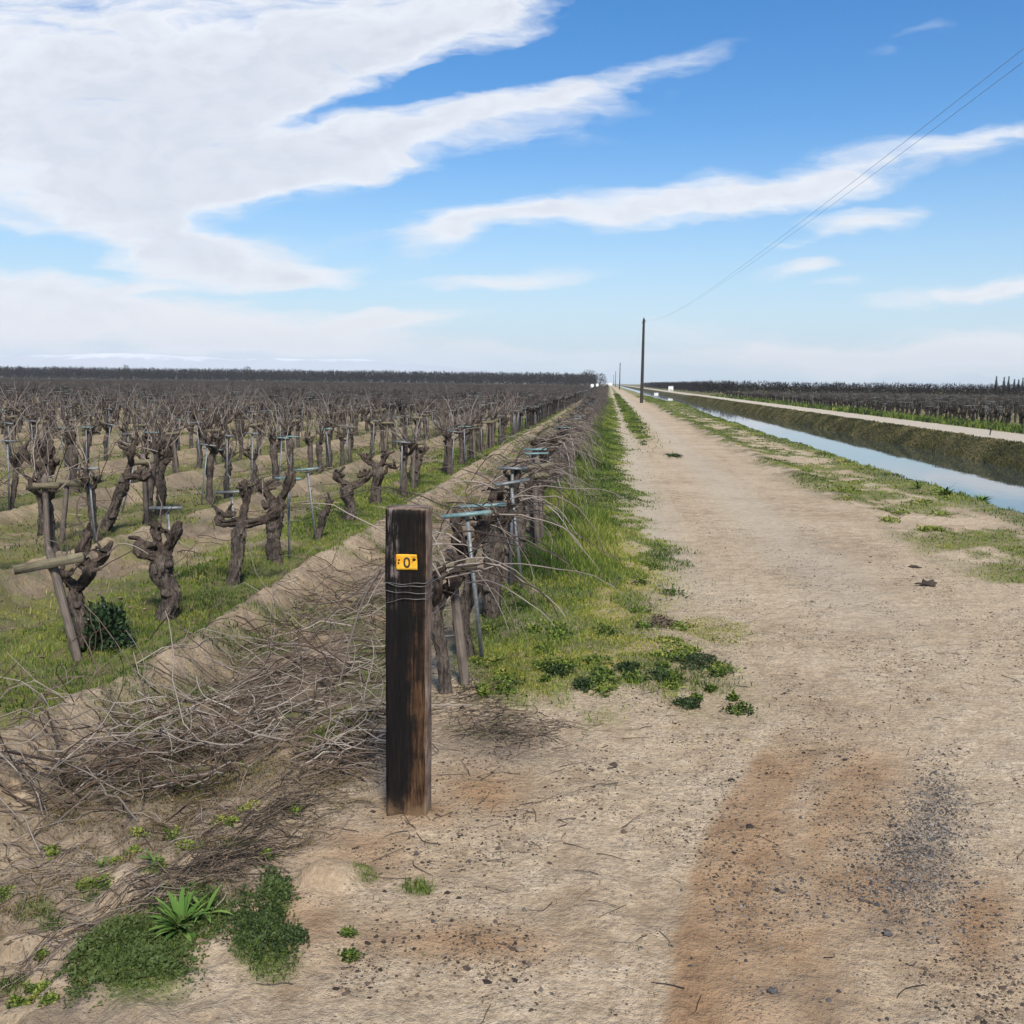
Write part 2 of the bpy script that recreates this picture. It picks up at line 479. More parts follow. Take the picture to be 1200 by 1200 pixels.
def ground_material():
    m, t, b = nt("ground_soil")
    pos = N(t, "ShaderNodeNewGeometry").outputs["Position"]
    nA = noise(t, pos, .55, 5, .6); nB = noise(t, pos, 4.5, 6, .62); nC = noise(t, pos, 38, 5, .65); nD = noise(t, pos, 160, 3, .6)
    sand = ramp(t, mix(t, .5, nA, nB), [(.38, (.30, .217, .135)), (.5, (.495, .385, .258)), (.62, (.62, .505, .36))])
    mps = N(t, "ShaderNodeMapping", ins={"Vector": pos, "Rotation": (0, 0, R(2)), "Scale": (3.2, .12, 1)}).outputs[0]
    track = noise(t, mps, 1.0, 5, .6, .3)
    sand = mix(t, mrange(t, track, .38, .62, 0, .38), sand, (.56, .45, .305))
    nM = noise(t, pos, 13, 6, .7)
    sand = mix(t, mrange(t, nM, .45, .68, 0, .55), sand, (.25, .18, .115))
    sand = mix(t, mrange(t, nC, .38, .66, 0, .6), sand, (.26, .185, .12))
    sand = mix(t, mrange(t, nD, .55, .75, 0, .32), sand, (.56, .46, .35))
    soil = ramp(t, mix(t, .55, nB, nC), [(.33, (.085, .058, .034)), (.48, (.19, .135, .08)), (.64, (.36, .27, .165))])
    c = mix(t, attr(t, "soilm"), sand, soil)
    dampc = ramp(t, mix(t, .5, nB, nC), [(.36, (.18, .094, .045)), (.52, (.325, .192, .098)), (.66, (.46, .30, .168))])
    c = mix(t, math_(t, 'MULTIPLY', attr(t, "dampm"), .9), c, dampc)
    pale = mix(t, mrange(t, nC, .4, .65), (.40, .34, .26), (.54, .47, .37))
    c = mix(t, attr(t, "palem"), c, pale)
    dry = ramp(t, mix(t, .5, nB, nC), [(.36, (.034, .038, .013)), (.5, (.08, .072, .031)), (.64, (.155, .13, .062))])
    c = mix(t, attr(t, "drym"), c, dry)
    litc = ramp(t, mix(t, .6, nC, nD), [(.38, (.045, .034, .03)), (.52, (.12, .092, .08)), (.66, (.24, .19, .165))])
    lm = math_(t, 'MULTIPLY', attr(t, "litterm"), mrange(t, mix(t, .5, nB, nC), .35, .58, .25, .95))
    c = mix(t, lm, c, litc)
    gcol = ramp(t, mix(t, .5, nB, nC), [(.34, (.028, .045, .012)), (.48, (.07, .10, .022)), (.6, (.13, .155, .04)), (.7, (.20, .19, .07))])
    gm = math_(t, 'MULTIPLY', attr(t, "grassm"), mrange(t, mix(t, .6, nB, nC), .36, .56, .2, 1))
    c = mix(t, gm, c, gcol)
    mcol = ramp(t, nC, [(.35, (.10, .11, .02)), (.55, (.22, .21, .03)), (.7, (.30, .27, .06))])
    mm = math_(t, 'MULTIPLY', attr(t, "mossm"), mrange(t, mix(t, .5, nB, nC), .42, .58, 0, .85))
    c = mix(t, mm, c, mcol)
    # crumbs of dark leaf and clod, loose stones
    vo = N(t, "ShaderNodeTexVoronoi", ins={"Vector": pos, "Scale": 55.0})
    cr = math_(t, 'MULTIPLY', mrange(t, vo.outputs["Distance"], .30, .16), mrange(t, nB, .46, .62))
    c = mix(t, math_(t, 'MULTIPLY', cr, .7), c, (.10, .075, .055))
    gmask = math_(t, 'MULTIPLY', attr(t, "gravelm"), mrange(t, mix(t, .5, nC, nD), .42, .56))
    c = mix(t, math_(t, 'MULTIPLY', gmask, .55), c, (.11, .10, .09))
    t.links.new(c, b.inputs["Base Color"])
    b.inputs["Roughness"].default_value = .95
    b.inputs["Specular IOR Level"].default_value = .1
    hgt = math_(t, 'ADD', math_(t, 'MULTIPLY', nB, 1.6), math_(t, 'ADD', math_(t, 'MULTIPLY', nC, .55), math_(t, 'MULTIPLY', nD, .18)))
    hgt = math_(t, 'ADD', hgt, math_(t, 'MULTIPLY', cr, .12))
    set_bump(t, b, hgt, .9, .045)
    return m


def bark_material(name, dark, light, scale=1.0, moss=0.0):
    m, t, b = nt(name)
    co = N(t, "ShaderNodeTexCoord").outputs["Object"]
    mp = N(t, "ShaderNodeMapping", ins={"Vector": co, "Scale": (1, 1, .10)}).outputs[0]
    a = noise(t, mp, 75 * scale, 7, .7, 1.0); bb = noise(t, co, 9 * scale, 4, .6)
    f = mix(t, .35, a, bb)
    c = ramp(t, f, [(.38, dark), (.5, [x * .6 + y * .4 for x, y in zip(dark, light)]), (.63, light)])
    if moss:
        c = mix(t, math_(t, 'MULTIPLY', mrange(t, bb, .55, .7), moss), c, (.10, .10, .035))
    t.links.new(c, b.inputs["Base Color"])
    b.inputs["Roughness"].default_value = .95
    set_bump(t, b, a, 1.0, .02)
    return m


def tint_material(name, stops, rough=.7, noise_scale=3.0, trans=0.0, spec=.2):
    """colour from the per-blade tint and a broad noise"""
    m, t, b = nt(name)
    pos = N(t, "ShaderNodeNewGeometry").outputs["Position"]
    f = mix(t, .35, attr(t, "tint"), noise(t, pos, noise_scale, 3))
    t.links.new(ramp(t, f, stops), b.inputs["Base Color"])
    b.inputs["Roughness"].default_value = rough
    b.inputs["Specular IOR Level"].default_value = spec
    return m


def plain(name, col, col2=None, rough=.6, metal=0.0, scale=20, bumpk=.2, spec=.3):
    m, t, b = nt(name)
    co = N(t, "ShaderNodeTexCoord").outputs["Object"]
    n = noise(t, co, scale, 5, .6)
    c2 = col2 or [x * .7 for x in col]
    t.links.new(mix(t, mrange(t, n, .35, .65), col, c2), b.inputs["Base Color"])
    b.inputs["Roughness"].default_value = rough
    b.inputs["Metallic"].default_value = metal
    b.inputs["Specular IOR Level"].default_value = spec
    if bumpk: set_bump(t, b, n, bumpk, .004)
    return m


def wood_material(name, dark, light, axis=2, scale=1.0):
    m, t, b = nt(name)
    co = N(t, "ShaderNodeTexCoord").outputs["Object"]
    s = [1, 1, 1]; s[axis] = .05
    mp = N(t, "ShaderNodeMapping", ins={"Vector": co, "Scale": tuple(s)}).outputs[0]
    a = noise(t, mp, 70 * scale, 6, .6, .4); k = noise(t, co, 8, 4)
    c = ramp(t, mix(t, .4, a, k), [(.34, dark), (.66, light)])
    t.links.new(c, b.inputs["Base Color"])
    b.inputs["Roughness"].default_value = .9
    set_bump(t, b, a, .7, .006)
    return m


def post_material():
    """creosoted railway sleeper: black tar runs, brown bare patches, pale weathered side and top"""
    m, t, b = nt("creosote_timber")
    co = N(t, "ShaderNodeTexCoord").outputs["Object"]
    geo = N(t, "ShaderNodeNewGeometry")
    sep = N(t, "ShaderNodeSeparateXYZ", ins={0: co})
    X, Z = sep.outputs[0], sep.outputs[2]
    mp = N(t, "ShaderNodeMapping", ins={"Vector": co, "Scale": (1, 1, .09)}).outputs[0]
    grain = noise(t, mp, 90, 6, .65, .3); big = noise(t, mp, 14, 5, .6, .4); blot = noise(t, co, 9, 6, .6)
    tar = mix(t, mrange(t, grain, .4, .8), (.0035, .0028, .0026), (.013, .009, .0065))
    brown = mix(t, mrange(t, grain, .35, .65), (.016, .008, .004), (.098, .05, .023))
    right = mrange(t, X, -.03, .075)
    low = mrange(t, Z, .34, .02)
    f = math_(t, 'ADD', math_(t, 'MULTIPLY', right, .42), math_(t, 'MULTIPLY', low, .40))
    f = math_(t, 'ADD', f, math_(t, 'MULTIPLY', math_(t, 'SUBTRACT', mix(t, .5, big, blot), .5), 1.9))
    c = mix(t, mrange(t, f, .24, .62), tar, brown)
    mpc = N(t, "ShaderNodeMapping", ins={"Vector": co, "Scale": (1, 1, .03)}).outputs[0]
    chk = mrange(t, noise(t, mpc, 42, 3, .5, .2), .36, .31)
    c = mix(t, math_(t, 'MULTIPLY', chk, .85), c, (.003, .0025, .002))
    # scuffed grey patches near the top left
    scm = math_(t, 'MULTIPLY', mrange(t, Z, .98, 1.22), mrange(t, math_(t, 'ABSOLUTE', math_(t, 'ADD', X, .062)), .04, .012))
    sc_ = math_(t, 'MULTIPLY', scm, mrange(t, mix(t, .5, blot, grain), .47, .6))
    c = mix(t, math_(t, 'MULTIPLY', sc_, .75), c, (.19, .155, .14))
    # bare wood: the right side and the top
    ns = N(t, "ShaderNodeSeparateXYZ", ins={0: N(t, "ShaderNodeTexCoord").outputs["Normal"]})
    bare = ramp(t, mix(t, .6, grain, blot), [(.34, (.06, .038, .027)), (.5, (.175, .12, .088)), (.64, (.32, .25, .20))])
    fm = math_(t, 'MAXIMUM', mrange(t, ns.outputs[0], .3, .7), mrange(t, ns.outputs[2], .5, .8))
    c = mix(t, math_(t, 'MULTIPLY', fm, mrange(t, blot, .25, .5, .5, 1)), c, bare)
    # dust splashed up from the sand
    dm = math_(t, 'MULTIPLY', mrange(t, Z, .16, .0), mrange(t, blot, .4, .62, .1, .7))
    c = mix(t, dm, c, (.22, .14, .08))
    t.links.new(c, b.inputs["Base Color"])
    b.inputs["Roughness"].default_value = .75
    b.inputs["Specular IOR Level"].default_value = .2
    set_bump(t, b, math_(t, 'SUBTRACT', math_(t, 'ADD', grain, math_(t, 'MULTIPLY', big, .6)), chk), .55, .008)
    return m


def water_material():
    m, t, b = nt("canal_water")
    pos = N(t, "ShaderNodeNewGeometry").outputs["Position"]
    mp = N(t, "ShaderNodeMapping", ins={"Vector": pos, "Scale": (1, .45, 1)}).outputs[0]
    n = noise(t, mp, 2.2, 4, .5)
    b.inputs["Base Color"].default_value = (.035, .045, .04, 1)
    b.inputs["Roughness"].default_value = .03
    b.inputs["IOR"].default_value = 1.333
    b.inputs["Specular IOR Level"].default_value = .5
    set_bump(t, b, n, .035, .05)
    return m


M_GROUND = ground_material()
M_BARK = bark_material("vine_bark", (.016, .012, .010), (.21, .165, .135), 1.0, .3)
M_OLDBARK = bark_material("dark_vine_bark", (.012, .009, .008), (.17, .125, .095), 1.0, .2)
M_CANE = tint_material("grey_cane", [(.25, (.045, .033, .027)), (.5, (.11, .085, .070)), (.75, (.27, .225, .19))], .8, 6)
M_BRUSH = tint_material("dry_brush", [(.2, (.05, .033, .024)), (.42, (.125, .088, .062)), (.6, (.20, .162, .13)), (.8, (.33, .28, .23))], .85, 5)
M_GRASS = tint_material("verge_grass", [(.28, (.02, .036, .008)), (.46, (.062, .098, .016)), (.6, (.13, .172, .025)), (.8, (.25, .235, .06))], .65, 1.4)
M_DRY = tint_material("dry_grass", [(.28, (.07, .055, .022)), (.5, (.16, .12, .055)), (.75, (.26, .21, .10))], .8, 1.4)
M_OLIVE = tint_material("olive_grass", [(.28, (.06, .055, .02)), (.5, (.145, .125, .055)), (.75, (.27, .23, .12))], .8, 1.2)
M_MOSS = tint_material("yellow_moss", [(.25, (.09, .11, .015)), (.5, (.22, .22, .03)), (.78, (.36, .33, .06))], .8, 4)
M_BANK = tint_material("bank_grass", [(.28, (.03, .034, .012)), (.5, (.075, .072, .026)), (.75, (.16, .135, .06))], .85, .7)
M_WEED = tint_material("dark_weed", [(.25, (.007, .015, .006)), (.5, (.02, .037, .011)), (.78, (.062, .088, .024))], .6, 6)
M_ROSE = tint_material("rosette_leaf", [(.25, (.022, .055, .012)), (.5, (.06, .125, .022)), (.78, (.15, .22, .05))], .75, 6, spec=.12)
M_BUSH = tint_material("bush_leaf", [(.25, (.01, .022, .01)), (.5, (.022, .045, .018)), (.78, (.05, .085, .03))], .5, 6, spec=.35)
M_GALV = plain("galvanised_steel", (.20, .21, .215), (.12, .125, .125), .5, .35, 30, .15)
M_TEAL = plain("teal_paint", (.10, .20, .195), (.21, .27, .265), .5, .1, 25, .15)
M_STAKEWOOD = wood_material("weathered_stake_wood", (.055, .042, .034), (.22, .18, .145))
M_ARMWOOD = wood_material("mossy_crossarm_wood", (.07, .06, .035), (.25, .215, .14), 0)
M_POLE = wood_material("tarred_pole_wood", (.02, .018, .016), (.06, .05, .042))
M_WIRE = plain("wire_steel", (.22, .21, .20), (.12, .11, .10), .45, .6, 40, 0)
M_CABLE = plain("power_cable", (.32, .36, .41), None, .6, .2, 40, 0)
M_LITTER = tint_material("leaf_litter", [(.25, (.03, .024, .02)), (.5, (.09, .067, .05)), (.78, (.24, .18, .12))], .9, 6)
M_STONE = tint_material("pebble_stone", [(.25, (.04, .038, .038)), (.5, (.085, .078, .072)), (.78, (.24, .205, .17))], .85, 6)
M_ORCH = tint_material("bare_orchard", [(.25, (.009, .0075, .0075)), (.5, (.02, .016, .0155)), (.78, (.042, .032, .030))], .95, .05)
M_ORCHTREE = tint_material("bare_tree_twigs", [(.25, (.015, .012, .011)), (.5, (.035, .028, .024)), (.78, (.07, .056, .045))], .95, .3)
M_FARVINE = tint_material("far_vine_wood", [(.25, (.02, .0155, .014)), (.5, (.056, .045, .040)), (.75, (.15, .126, .112))], .95, .3)
M_FARVINE_R = tint_material("far_vine_dark", [(.25, (.019, .015, .012)), (.5, (.045, .036, .029)), (.75, (.13, .112, .092))], .95, .2)
M_CONIFER = tint_material("conifer_needles", [(.25, (.008, .016, .014)), (.5, (.016, .03, .024)), (.78, (.035, .055, .04))], .9, .4)
M_WHITE = plain("white_paint", (.78, .78, .76), (.66, .66, .64), .5, 0, 3, .05)
M_GREYROOF = plain("grey_metal", (.35, .36, .37), None, .5, .2, 3, .05)
M_POST = post_material()

# ------------------------------------------------------------------ ground sheets
print("terrain")


def axis_x():
    a = list(np.arange(-5.2, 4.4, .036)) + list(np.arange(4.4, 9.5, .06)) + list(np.arange(9.5, 23, .13))
    x = -5.2; s = .045; left = []
    while x > -16000:
        x -= s; left.append(x)
        if x < -9: s = min(s * 1.03, 2500) if x < -60 else max(s, .11)
    x = 23; s = .2
    while x < 16000:
        a.append(x); x += s
        if x > 40: s *= 1.06
    return np.array(sorted(left) + a)


def axis_y():
    a = [-300, -120, -40, -15, -6, -2, 0, 1.2, 2.0, 2.4]; y = 2.7
    while y < 16000:
        a.append(y)
        y += max(.03, .0075 * y if y < 16 else .0135 * y if y < 500 else .05 * y)
    return np.array(a)


AX, AY = axis_x(), axis_y()
GX, GY = np.meshgrid(AX, AY)
GZ = height(GX, GY)
dzdy, dzdx = np.gradient(GZ, AY, AX)
NRM = np.stack([-dzdx, -dzdy, np.ones_like(GZ)], -1)
NRM /= np.linalg.norm(NRM, axis=2, keepdims=True)
MK = masks(GX, GY)
GV = np.stack([GX, GY, GZ], -1).reshape(-1, 3)
nx_, ny_ = len(AX), len(AY)
cx = .5 * (AX[:-1] + AX[1:]); cy = .5 * (AY[:-1] + AY[1:])
CX, CY = np.meshgrid(cx, cy)
idx = np.arange(nx_ * ny_).reshape(ny_, nx_)
QALL = np.stack([idx[:-1, :-1], idx[:-1, 1:], idx[1:, 1:], idx[1:, :-1]], -1)
edge_n = (fbm(CX * .9, CY * .6, 101, 4) - .5)
road_left = np.where(CY > 6.6, .5, -1.05)
road_left = -1.05 + (0.55 + 1.05) * sst(5.8, 7.6, CY) - .2 * sst(12, 25, CY)
is_road = (CX > road_left - edge_n * .8) & (CX < 4.4 - edge_n * .8)
is_track = (CX > 15.8) & (CX < 19.25)
is_bank = ~is_road & (CX >= 3) & (CX <= 15.8)
is_field = (CX >= 19.25)
is_vine = ~(is_road | is_track | is_bank | is_field)


def sheet(name, sel):
    Q = QALL[sel]
    u, inv = np.unique(Q.ravel(), return_inverse=True)
    m = mesh_from(name, GV[u], inv.reshape(-1, 4), np.zeros((0, 3), int), M_GROUND)
    for k, a in MK.items():
        at = m.attributes.new(k, 'FLOAT', 'POINT'); at.data.foreach_set("value", a.ravel()[u].astype(np.float32))
    m.normals_split_custom_set_from_vertices(NRM.reshape(-1, 3)[u].tolist())
    return tag(link(name, m), kind="structure")


sheet("ground", is_vine)
sheet("dirt_road", is_road)
sheet("canal_bank", is_bank)
sheet("gravel_road", is_track)
sheet("field", is_field)
wv = Acc()
ys = np.concatenate([np.arange(-40, 400, 4.0), np.arange(400, 5000, 200.)])
wx = np.linspace(7.3, 15.2, 5)
W = np.array([(x, y, WATER) for y in ys for x in wx])
wi = np.arange(len(W)).reshape(len(ys), 5)
wv.add(W, np.stack([wi[:-1, :-1], wi[:-1, 1:], wi[1:, 1:], wi[1:, :-1]], -1).reshape(-1, 4))
tag(wv.build("canal_water", water_material()), kind="structure")

# mountains far behind the vineyard
mt = Acc()
mx = np.linspace(-7200, 600, 260); my = np.linspace(9000, 11600, 40)
MX, MY = np.meshgrid(mx, my)
prof = sst(9000, 9700, MY) * sst(11600, 10500, MY)
env = sst(500, -2600, MX)
MZ = prof * env * (190 + 150 * (fbm(MX * .0011, MY * .0011, 301, 6, .55) - .45)) - 4
mi = np.arange(MX.size).reshape(MX.shape)
mt.add(np.stack([MX, MY, MZ], -1).reshape(-1, 3), np.stack([mi[:-1, :-1], mi[:-1, 1:], mi[1:, 1:], mi[1:, :-1]], -1).reshape(-1, 4))
mm_, t_, b_ = nt("mountain_rock_haze_tint")
pos_ = N(t_, "ShaderNodeNewGeometry").outputs["Position"]
zz_ = N(t_, "ShaderNodeSeparateXYZ", ins={0: pos_}).outputs[2]
zz_ = math_(t_, 'ADD', zz_, math_(t_, 'MULTIPLY', noise(t_, pos_, .004, 6, .65), 190))
t_.links.new(mix(t_, mrange(t_, zz_, 268, 305), (.36, .41, .48), (.75, .78, .82)), b_.inputs["Base Color"])  # rock colour paled towards blue, standing in for part of the haze
tag(mt.build("mountains", mm_), kind="structure")

# ------------------------------------------------------------------ post with the number plate
print("post")
pw, pd, ph = .200, .165, 1.512
root = empty("wooden_post", (POST[0], POST[1] + pd / 2, 0))
tag(root, "dark square timber post with yellow number plate at the end of the road row", "post")
a = Acc()
nxs = np.concatenate([[-.5, -.47], np.linspace(-.42, .42, 12), [.47, .5]]); nzs = np.linspace(-.25, ph, 70)
rgp = np.random.RandomState(5)
rings = []
per = [(x, -.5) for x in nxs] + [(.5, y) for y in np.linspace(-.47, .47, 9)] + [(x, .5) for x in nxs[::-1]] + [(-.5, y) for y in np.linspace(.47, -.47, 9)]
per = np.array(per)
for k, z in enumerate(nzs):
    q = per.copy() * np.array([pw, pd])
    cut = (np.abs(per[:, 0]) > .46) & (np.abs(per[:, 1]) > .46)
    wear = .004 + .012 * vn(np.array([z * 7.]), np.array([1.]), 3)[0] ** 3
    rad = np.where((np.abs(per[:, 0]) > .49) & (np.abs(per[:, 1]) > .46), wear, 0)
    q -= np.sign(q) * rad[:, None] * .8
    q[:, 0] += .003 * (vn(per[:, 1] * 6 + 3, per[:, 0] * 0 + z * 5, 9) - .5) * 2
    q[:, 1] += .003 * (vn(per[:, 0] * 14 + 3, per[:, 1] * 0 + z * 2.2, 12) - .5) * 2
    # a drying crack runs down the right edge of the front
    crack = np.exp(-((per[:, 0] - .40) / .03) ** 2) * (per[:, 1] < -.4) * (vn(np.array([z * 3]), np.array([7.]), 4)[0] > .35)
    q[:, 1] += .007 * crack
    rings.append(np.column_stack([q, np.full(len(q), z + (0.006 * (vn(q[:, 0] * 30, q[:, 1] * 30, 2) - .5) if k == len(nzs) - 1 else 0))]))
V = np.concatenate(rings); n = len(per); kk = np.arange(len(nzs) * n).reshape(len(nzs), n)
nxt = np.roll(kk, -1, axis=1)
Q = np.stack([kk[:-1], nxt[:-1], nxt[1:], kk[1:]], -1).reshape(-1, 4)
top = len(V); V = np.vstack([V, [0, 0, ph + .003]])
T = [(kk[-1, i], nxt[-1, i], top) for i in range(n)]
a.add(V, Q, np.array(T))
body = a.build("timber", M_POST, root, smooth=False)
# yellow plate
fy = -pd / 2
plate = Acc()
pu = np.linspace(-.5, .5, 13); pvv = np.linspace(-.5, .5, 9)
PU, PV = np.meshgrid(pu, pvv)
PW, PH = .100, .074
bend = .006 * np.clip(PU + PV - .55, 0, 1) * 4 + .0012 * (vn(PU * 7, PV * 7, 3) - .5)
jag = 1 + .03 * (vn(PU * 9 + 2, PV * 9, 6) - .5)
V1 = np.stack([PU * PW * jag, -bend - .003, PV * PH * jag], -1).reshape(-1, 3)
V2 = V1 + np.array([0, .0018, 0])
gi = np.arange(PU.size).reshape(PU.shape)
Qf = np.stack([gi[:-1, :-1], gi[:-1, 1:], gi[1:, 1:], gi[1:, :-1]], -1).reshape(-1, 4)
plate.add(V1, Qf); plate.add(V2, Qf[:, ::-1])
bl = np.concatenate([gi[0, :], gi[1:, -1], gi[-1, -2::-1], gi[-2:0:-1, 0]])
b2 = np.roll(bl, -1); off = PU.size
plate.Q.append(np.stack([bl, bl + off, b2 + off, b2], -1))
mp_, t_, b_ = nt("yellow_plate_paint")
co_ = N(t_, "ShaderNodeTexCoord").outputs["Object"]
nz_ = noise(t_, co_, 55, 5, .65); nz2_ = noise(t_, co_, 22, 3)
cc = mix(t_, mrange(t_, nz2_, .4, .62), (.68, .30, .015), (.68, .41, .04))
cc = mix(t_, mrange(t_, nz_, .60, .70, 0, .8), cc, (.22, .09, .02))
t_.links.new(cc, b_.inputs["Base Color"]); b_.inputs["Roughness"].default_value = .45
po = plate.build("number_plate", mp_, root)
po.location = (.006, fy - .0015, 1.512 - .248); po.rotation_euler = (0, R(-1.5), 0)
po["label"] = "bent yellow metal plate with the figure 0"
M_INK = plain("plate_ink", (.02, .02, .022), (.07, .055, .03), .6, 0, 120, 0)
dg = Acc()
aa = np.linspace(0, 2 * math.pi, 40, endpoint=False)
sup = lambda r, e: np.column_stack([np.sign(np.cos(aa)) * np.abs(np.cos(aa)) ** e * r[0], np.full(40, 0.), np.sign(np.sin(aa)) * np.abs(np.sin(aa)) ** e * r[1]])
o1 = sup((.0155, .0245), .8); i1 = sup((.0078, .0165), .85)
Vd = np.vstack([o1 + [0, -.0012, 0], i1 + [0, -.0012, 0], o1 + [0, .0008, 0], i1 + [0, .0008, 0]])
r40 = np.arange(40); r41 = (r40 + 1) % 40
dg.add(Vd, np.vstack([np.column_stack([r40, r41, r41 + 40, r40 + 40]), np.column_stack([r40, r40 + 80, r41 + 80, r41]), np.column_stack([r40 + 40, r41 + 40, r41 + 120, r40 + 120])]))
d_ = dg.build("digit", M_INK, po, smooth=False); d_.location = (.001, -.0040, -.001)


def disc(name, cx_, cz_, r, mat, parent, n=10, seed=0, sq=1.0):
    rg = np.random.RandomState(seed); A = np.linspace(0, 2 * math.pi, n, endpoint=False)
    rr = r * (1 + rg.uniform(-.3, .3, n))
    Vt = np.column_stack([cx_ + np.cos(A) * rr, np.full(n, -.0048), cz_ + np.sin(A) * rr * sq])
    V = np.vstack([Vt, Vt + [0, .003, 0], [[cx_, -.0050, cz_]]])
    k = np.arange(n); k2 = (k + 1) % n
    return Acc().add(V, np.column_stack([k, k + n, k2 + n, k2]), np.column_stack([k, k2, np.full(n, 2 * n)])).build(name, mat, parent, smooth=False)


M_RUST = plain("nail_rust", (.03, .014, .01), (.10, .035, .015), .8, .2, 200, 0)
disc("nail_head", -.036, .010, .0055, M_RUST, po, 9, 1)
disc("nail_head", -.038, -.004, .0048, M_RUST, po, 9, 2, 1.1)
disc("rust_hole", .038, .014, .0100, M_RUST, po, 7, 3, .8)
# wires wound round the post
for k, (zc, sag, tilt) in enumerate(((1.166, .004, .003), (1.160, .010, -.004), (1.124, .004, -.004), (1.078, -.012, .012))):
    hw, hd = pw / 2 + .004, pd / 2 + .004
    loop = []
    for (x0, y0, x1, y1, front) in ((-hw, -hd, hw, -hd, 1), (hw, -hd, hw, hd, 0), (hw, hd, -hw, hd, 0), (-hw, hd, -hw, -hd, 0)):
        for s in np.linspace(0, 1, 12, endpoint=False):
            z = zc + tilt * ((x0 + (x1 - x0) * s) / hw)
            if front: z -= sag * math.sin(s * math.pi) - .003 * math.sin(s * 11 + k)
            yo = -.006 * math.sin(s * math.pi) if front else 0
            loop.append((x0 + (x1 - x0) * s, y0 + (y1 - y0) * s + yo, z))
    loop.append(loop[0])
    Vw, Qw = tubes(np.array(loop)[None], np.full((1, len(loop)), .0015), 5)
    Acc().add(Vw, Qw).build("wire", M_WIRE, root)

# ------------------------------------------------------------------ grapevines
print("vines")


def arm_shape(rg, p0, dirx, length, r0, sides, step, rough):
    """a crooked arm ending in a lumpy head of old pruning stubs"""
    d = np.array(dirx, float); d /= np.linalg.norm(d)
    side = rg.normal(0, .22, 3)
    pts = [p0 - d * r0 * .3, p0 + d * length * .3 + side * length * .4, p0 + d * length * .62 + np.array([0, 0, length * .10]) - side * length * .25,
           p0 + d * length * .92 + np.array([0, 0, length * rg.uniform(.15, .45)])]
    acc = Acc()
    acc.add(*gnarl(pts, [r0 * .9, r0 * .7, r0 * .78, r0 * .62, r0 * rg.uniform(.8, 1.15), r0 * .5], sides, step, rough * 1.15, rg.randint(1e6)))
    tip = np.array(pts[-1])
    spurs = []
    for _ in range(rg.randint(4, 8)):
        sd = d * rg.uniform(-.7, .8) + rg.normal(0, .65, 3); sd[2] = abs(sd[2]) * .9 + .15; sd /= np.linalg.norm(sd)
        q = tip - d * rg.uniform(0, .55) * length
        e = q + sd * rg.uniform(.05, .15)
        acc.add(*gnarl([q - sd * .02, (q + e) / 2 + rg.normal(0, .012, 3), e], [r0 * .5, r0 * .34, r0 * .26], max(5, sides // 2), step, rough * 1.2, rg.randint(1e6)))
        spurs.append((e, sd))
    return acc, tip, spurs


